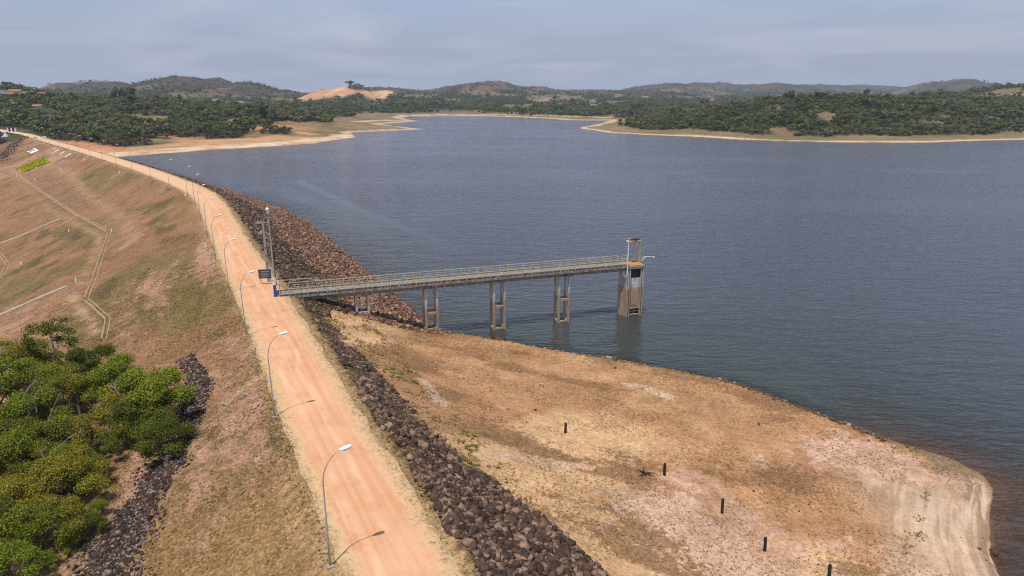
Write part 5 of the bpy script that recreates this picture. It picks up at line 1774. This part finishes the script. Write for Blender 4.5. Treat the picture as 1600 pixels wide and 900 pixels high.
for (hx, hy, hz_) in hp:
    u = np.array((hx, hy)) / math.hypot(hx, hy)
    al = (cx_ - hx) * u[0] + (cy_ - hy) * u[1]; ac = np.abs((cx_ - hx) * u[1] - (cy_ - hy) * u[0])
    ok &= ~((ac < 9 + 0.006 * hy) & (al < 10) & (al > -30 - 0.05 * hy))
cand, z_, q_, R2, hm_ = cand[ok], z_[ok], q_[ok], R2[ok], hm_[ok]
cx_, cy_ = cand[:, 0], cand[:, 1]
left_wood = (cx_ < -60) & (cy_ < 1000)
scrub = (left_wood & (q_ < 78 + 26 * (vnoise(cx_ / 30, cy_ / 30, 617) - .5)) & (cy_ < 640)) | (rw.uniform(0, 1, len(cx_)) < 0.06)
ptile = fbm(cx_ / 80, cy_ / 80, 611, 3)
palm = (~scrub) & (rw.uniform(0, 1, len(cx_)) < np.where(ptile > 0.52, 0.30, 0.05)) & (hm_ < 0.25)
hgt = np.where(hm_ > 0.25, 0.62, 1.0) * cand[:, 2] * np.where(scrub, rw.uniform(2.6, 4.6, len(cx_)), np.where(palm, rw.uniform(6.5, 10, len(cx_)), rw.lognormal(math.log(5.4), 0.34, len(cx_))))
hgt = np.where((cx_ > 60) & (cy_ < 900), hgt * 0.66, hgt * np.where(cy_ < 900, 0.88, 1.0))
wid = np.where(palm, 1.0, rw.uniform(0.8, 1.3, len(cx_)))
rotz = rw.uniform(0, 6.28, len(cx_))
# the nearest ones are single trees
view = (np.abs(cx_) < 0.77 * cy_)
dist = np.where(view, R2, 1e9)
nearest = np.argsort(dist / np.clip(hgt, 3, 9) ** 0.6)
solo = nearest[:285]
is_solo = np.zeros(len(cx_), bool); is_solo[solo] = True
LEAFK = [('dark green', 'far_dark', [(0.050, 0.070, 0.020), (0.062, 0.082, 0.022)]), ('fresh green', 'far_fresh', [(0.100, 0.145, 0.026), (0.125, 0.165, 0.030)]),
         ('olive', 'far_olive', [(0.130, 0.128, 0.042), (0.155, 0.140, 0.052)]), ('greyish', 'far_grey', [(0.150, 0.134, 0.090), (0.130, 0.118, 0.074)]),
         ('mid green', 'far_mid', [(0.078, 0.102, 0.026), (0.094, 0.116, 0.028)])]
for nm_, key_, cols_k in LEAFK:
    M[key_] = leaf_mat(key_, cols_k, 0.25, 0.55)


def pixel_column(xx, yy, zz):
    yc = yy * math.cos(PITCH) - (zz - CAM_H) * math.sin(PITCH)
    return 800 + FPX * xx / yc


SOLO = []
for i in solo:
    col = pixel_column(cx_[i], cy_[i], z_[i])
    if cx_[i] < 0:
        bank_, zone = 'left bank', ('above the far road end' if col < 70 else 'behind the far road' if col < 150 else 'behind the near beach' if col < 230 else
                                    'behind the middle beach' if col < 330 else 'by the orange earth cuts' if col < 450 else 'towards the sand spit')
    else:
        bank_, zone = 'right headland', ('at the low tip' if col < 1060 else 'on the rising part' if col < 1200 else 'below the hilltop' if col < 1330 else 'right of the hilltop' if col < 1460 else 'near the right picture edge')
    kind = 'palm_tree' if palm[i] else ('scrub_bush' if scrub[i] else 'woodland_tree')
    o = empty(kind, (cx_[i], cy_[i], z_[i] - 0.1), rotz[i])
    h_ = hgt[i]
    o.scale = (h_ * wid[i], h_ * wid[i], h_)
    row = 'front row' if q_[i] < 70 else 'second row' if q_[i] < 100 else 'back rows'
    if palm[i]:
        link('fronds', PF[i % 3], None, o); link('trunk', PT, None, o)
        tag(o, '%s palm %s, %s, %s' % ('tall' if h_ > 7.6 else 'short', zone, bank_, row), 'palm', 'palms on the ' + bank_)
    elif scrub[i]:
        c_ = link('crown', FB[i % 12], None, o); link('trunk', FT, None, o)
        set_mat(c_, M['leaf_scrub'])
        tag(o, 'low brown scrub bush %s of the %s' % (zone, bank_), 'bush', 'scrub on the ' + bank_)
    else:
        nm_, key_, _ = LEAFK[int(rw.integers(0, 5))]
        c_ = link('crown', FB[i % 12], None, o); link('trunk', FT, None, o)
        set_mat(c_, M[key_])
        sz_ = 'large' if h_ * wid[i] > 9.5 else 'small' if h_ * wid[i] < 6 else 'rounded'
        tag(o, '%s %s tree %s, %s, %s' % (sz_, nm_, zone, bank_, row), 'tree', 'trees on the ' + bank_)
    SOLO.append((o, col))
same = {}
for o, col in SOLO:
    same.setdefault(o['label'], []).append((col, o))
for lb, mem in same.items():
    if len(mem) > 1:
        mem.sort(key=lambda m: m[0])
        for k, (_, o) in enumerate(mem):
            o['label'] = lb + (', leftmost' if k == 0 else ', %s from left' % ORD[min(k, 25)])


def gn_scatter(name, pts, scale, rot, protos, label, cat):
    me = bpy.data.meshes.new(name)
    me.vertices.add(len(pts)); me.vertices.foreach_set('co', np.ascontiguousarray(pts, np.float32).ravel())
    a = me.attributes.new('sc', 'FLOAT_VECTOR', 'POINT'); a.data.foreach_set('vector', np.ascontiguousarray(scale, np.float32).ravel())
    r3 = np.zeros((len(pts), 3), np.float32); r3[:, 2] = rot
    a = me.attributes.new('ro', 'FLOAT_VECTOR', 'POINT'); a.data.foreach_set('vector', r3.ravel())
    a = me.attributes.new('ix', 'INT', 'POINT'); a.data.foreach_set('value', (np.arange(len(pts)) * 7919 % len(protos)).astype(np.int32))
    o = link(name, me)
    tag(o, label, cat, kind='stuff')
    ng = bpy.data.node_groups.new(name, 'GeometryNodeTree')
    ng.interface.new_socket('Geometry', in_out='INPUT', socket_type='NodeSocketGeometry')
    ng.interface.new_socket('Geometry', in_out='OUTPUT', socket_type='NodeSocketGeometry')
    gi, go = N(ng, 'NodeGroupInput'), N(ng, 'NodeGroupOutput')
    jn = N(ng, 'GeometryNodeJoinGeometry')
    for k, pm in enumerate(protos):
        po = bpy.data.objects.new(name + '_pattern', pm)
        oi = N(ng, 'GeometryNodeObjectInfo', transform_space='ORIGINAL')
        oi.inputs['Object'].default_value = po
        oi.inputs['As Instance'].default_value = True
        ng.links.new(oi.outputs['Geometry'], jn.inputs[0])
    ip = N(ng, 'GeometryNodeInstanceOnPoints')
    ip.inputs['Pick Instance'].default_value = True

    def na(nm, ty):
        n_ = N(ng, 'GeometryNodeInputNamedAttribute', data_type=ty)
        n_.inputs['Name'].default_value = nm
        return n_.outputs['Attribute']
    ng.links.new(gi.outputs[0], ip.inputs['Points']); ng.links.new(jn.outputs[0], ip.inputs['Instance'])
    ng.links.new(na('sc', 'FLOAT_VECTOR'), ip.inputs['Scale'])
    ng.links.new(na('ro', 'FLOAT_VECTOR'), ip.inputs['Rotation'])
    ng.links.new(na('ix', 'INT'), ip.inputs['Instance Index'])
    ng.links.new(ip.outputs[0], go.inputs[0])
    md = o.modifiers.new('scatter', 'NODES'); md.node_group = ng
    return o


def with_mat(me, mat):
    m2 = me.copy(); m2.materials.clear(); m2.materials.append(mat)
    return m2


rest = ~is_solo
P = np.stack([cx_, cy_, z_ - 0.1], 1)
S3 = np.stack([hgt * wid, hgt * wid, hgt], 1)
k_ = rest & ~palm & ~scrub
gn_scatter('distant_wood', P[k_], S3[k_], rotz[k_], FB, 'mixed green wood covering the banks and hills round the lake', 'wood')
k_ = rest & scrub
gn_scatter('distant_scrub', P[k_], S3[k_], rotz[k_], [with_mat(m, M['leaf_scrub']) for m in FB[:3]], 'brownish scrub among the woods round the lake', 'scrub')
k_ = rest & palm
gn_scatter('distant_palms', P[k_], S3[k_], rotz[k_], PF, 'palm crowns rising from the distant woods', 'palms')
print('TREES', len(cx_), 'palms', palm.sum(), 'scrub', scrub.sum())

# ---- houses in the woods
for hs, p in zip(HOUSES, hp):
    px, py, L, Wd, hw, flatr, lb = hs
    o = empty('house', (p[0], p[1], p[2] - 0.4), math.atan2(-p[0], p[1]) * 0.4 + random.uniform(-.3, .3))
    tag(o, lb, 'house', 'houses round the lake')
    MB().box((0, 0, hw / 2), (L, Wd, hw)).build('wall', M['wall'], o)
    if flatr:
        MB().box((0, 0, hw + 0.15), (L + 0.6, Wd + 0.6, 0.3)).build('roof', M['wall'], o)
    else:
        rh = Wd * 0.24
        MB().add([(-L / 2 - .5, -Wd / 2 - .6, hw - .1), (L / 2 + .5, -Wd / 2 - .6, hw - .1), (L / 2 + .5, Wd / 2 + .6, hw - .1), (-L / 2 - .5, Wd / 2 + .6, hw - .1), (-L / 2 - .5, 0, hw + rh), (L / 2 + .5, 0, hw + rh)],
                 [(0, 1, 5, 4), (2, 3, 4, 5), (0, 4, 3), (1, 2, 5), (0, 3, 2, 1)]).build('roof', M['tile'], o)
    for wx in np.linspace(-L * 0.34, L * 0.34, 3):
        if abs(wx) < 0.1:
            MB().box((wx, -Wd / 2 - 0.03, 1.05), (1.1, 0.1, 2.1)).build('door', M['bark'], o)
        else:
            MB().box((wx, -Wd / 2 - 0.03, hw * 0.55), (1.5, 0.1, 1.1)).build('window', M['dark'], o)

# ------------------------------------------------------------------ grass tufts near the camera
def tuft(seed, n=7):
    r = np.random.default_rng(seed)
    vs, fs = [], []
    for k in range(n):
        a = r.uniform(0, 6.28); l = r.uniform(.5, 1); w = 0.10
        d = np.array((math.cos(a), math.sin(a), 0)); s = np.array((-d[1], d[0], 0))
        b = d * r.uniform(0, .15)
        tip = b + d * l * r.uniform(.3, .8) + np.array((0, 0, l * r.uniform(.35, .9)))
        i = len(vs)
        vs += [tuple(b + s * w), tuple(b - s * w), tuple(tip)]
        fs.append((i, i + 1, i + 2))
    return MB().add(vs, fs)


def scatter_tufts(name, n, box_, mask, mat, smin, smax, label, seed):
    r = np.random.default_rng(seed)
    tx, ty = r.uniform(box_[0], box_[1], n), r.uniform(box_[2], box_[3], n)
    k = mask(tx, ty)
    tx, ty = tx[k], ty[k]
    s = r.uniform(smin, smax, len(tx))
    tz = height(tx, ty)
    protos = [tuft(seed * 10 + j).mesh('tuft', mat) for j in range(4)]
    gn_scatter(name, np.stack([tx, ty, tz], 1), np.stack([s, s, s * 0.8], 1), r.uniform(0, 6.28, len(tx)), protos, label, 'grass')


def m_left(a, b):
    d_, s_, _ = pdist(a, b, CENTRE)
    dd = d_ * -s_ - HALF
    dr_, _, _ = pdist(a, b, DR)
    return (dd > -0.6) & (dd < 24) & (np.abs(a) < 0.8 * b) & (dr_ > 2.4) & (fbm(a / 4, b / 4, 701, 3) > 0.46)


def m_berm(a, b):
    d_, s_, arc_ = pdist(a, b, CENTRE)
    e_ = d_ * s_ - HALF
    return inpoly(a, b, BERM_POLY) & (e_ > np.interp(arc_, TOE_ARC, TOE_E) + 0.3) & (fbm(a / 4, b / 4, 703, 3) > 0.47) & ~((a > 36) & (b < 62)) & (a < 0.8 * b)


def m_verge(a, b):
    d_, s_, _ = pdist(a, b, CENTRE)
    e_ = d_ * s_ - HALF
    return (((e_ > -3.2) & (e_ < -0.3)) | ((e_ < -8.9) & (e_ > -10.6))) & (fbm(a / 3, b / 3, 705, 3) > 0.45)


M['brown_weed'] = leaf_mat('brown_weed', [(0.12, 0.07, 0.035), (0.20, 0.12, 0.06), (0.10, 0.085, 0.03)], 0.2, 0.5)
scatter_tufts('slope_grass', 60000, (-75, 2, 36, 125), m_left, M['straw'], 0.12, 0.34, 'dry brown grass on the slope left of the road', 31)
scatter_tufts('slope_weeds', 26000, (-75, 2, 36, 125), lambda a, b: m_left(a, b) & (fbm(a / 9, b / 9, 711, 3) > 0.52), M['weed'], 0.12, 0.36, 'green weeds among the dry grass left of the road', 32)
scatter_tufts('berm_grass', 60000, (-30, 52, 40, 118), m_berm, M['straw'], 0.10, 0.26, 'short straw coloured grass on the berm', 33)
scatter_tufts('verge_grass', 46000, (-70, 8, 36, 150), m_verge, M['brown_weed'], 0.10, 0.30, 'dry grass tufts along the road verges', 34)
def m_rim(a, b):
    d_, _, _ = pdist(a, b, BERM_EDGE)
    return inpoly(a, b, BERM_POLY) & (d_ < 1.8) & (a < 47) & (fbm(a / 3, b / 3, 731, 3) > 0.46)


scatter_tufts('rim_scrub', 30000, (-22, 50, 60, 116), m_rim, M['brown_weed'], 0.2, 0.55, 'brown dry scrub along the eroded rim of the berm', 36)
WEED_LINE = at_line([(1445, 775), (1440, 795), (1434, 815), (1430, 845), (1425, 870), (1418, 885)])


def m_beach(a, b):
    d_, _, _ = pdist(a, b, WEED_LINE)
    return (d_ < 0.9) & (vnoise(a / 0.8, b / 0.8, 733) > 0.74)


scatter_tufts('beach_weeds', 12000, (26, 46, 44, 66), m_beach, M['weed'], 0.12, 0.3, 'thin line of green weeds on the pale beach', 37)


def m_bank(a, b):
    d_, s_, _ = pdist(a, b, CENTRE)
    e_ = d_ * s_ - HALF
    return (e_ > -1) & (e_ < 9) & (vnoise(a / 2, b / 2, 721) > 0.74)


scatter_tufts('bank_grass', 26000, (-40, 12, 36, 105), lambda a, b: (lambda e_: (e_ > -1.6) & (e_ < 9) & (fbm(a / 2, b / 2, 725, 3) > 0.55))(pdist(a, b, CENTRE)[0] * pdist(a, b, CENTRE)[1] - HALF), M['straw'], 0.25, 0.55, 'dry grass tufts growing between the dark rocks', 38)
scatter_tufts('bank_weeds', 9000, (-40, 12, 36, 105), m_bank, M['weed'], 0.35, 0.8, 'green weeds growing between the dark rocks', 35)

# ------------------------------------------------------------------ dusty air
hb = MB().box((0, 3250, 43), (9300, 6800, 136))
hm = hb.mesh('haze')
hmat, ht, hout = new_mat('haze')
pv = N(ht, 'ShaderNodeVolumePrincipled', inp={'Density': 0.0001, 'Color': (0.74, 0.85, 1.0, 1), 'Anisotropy': 0.1})
ht.links.new(pv.outputs[0], hout.inputs['Volume'])
hm.materials.append(hmat)
tag(link('haze', hm), 'thin dusty haze over the lake and hills', 'haze', kind='stuff')
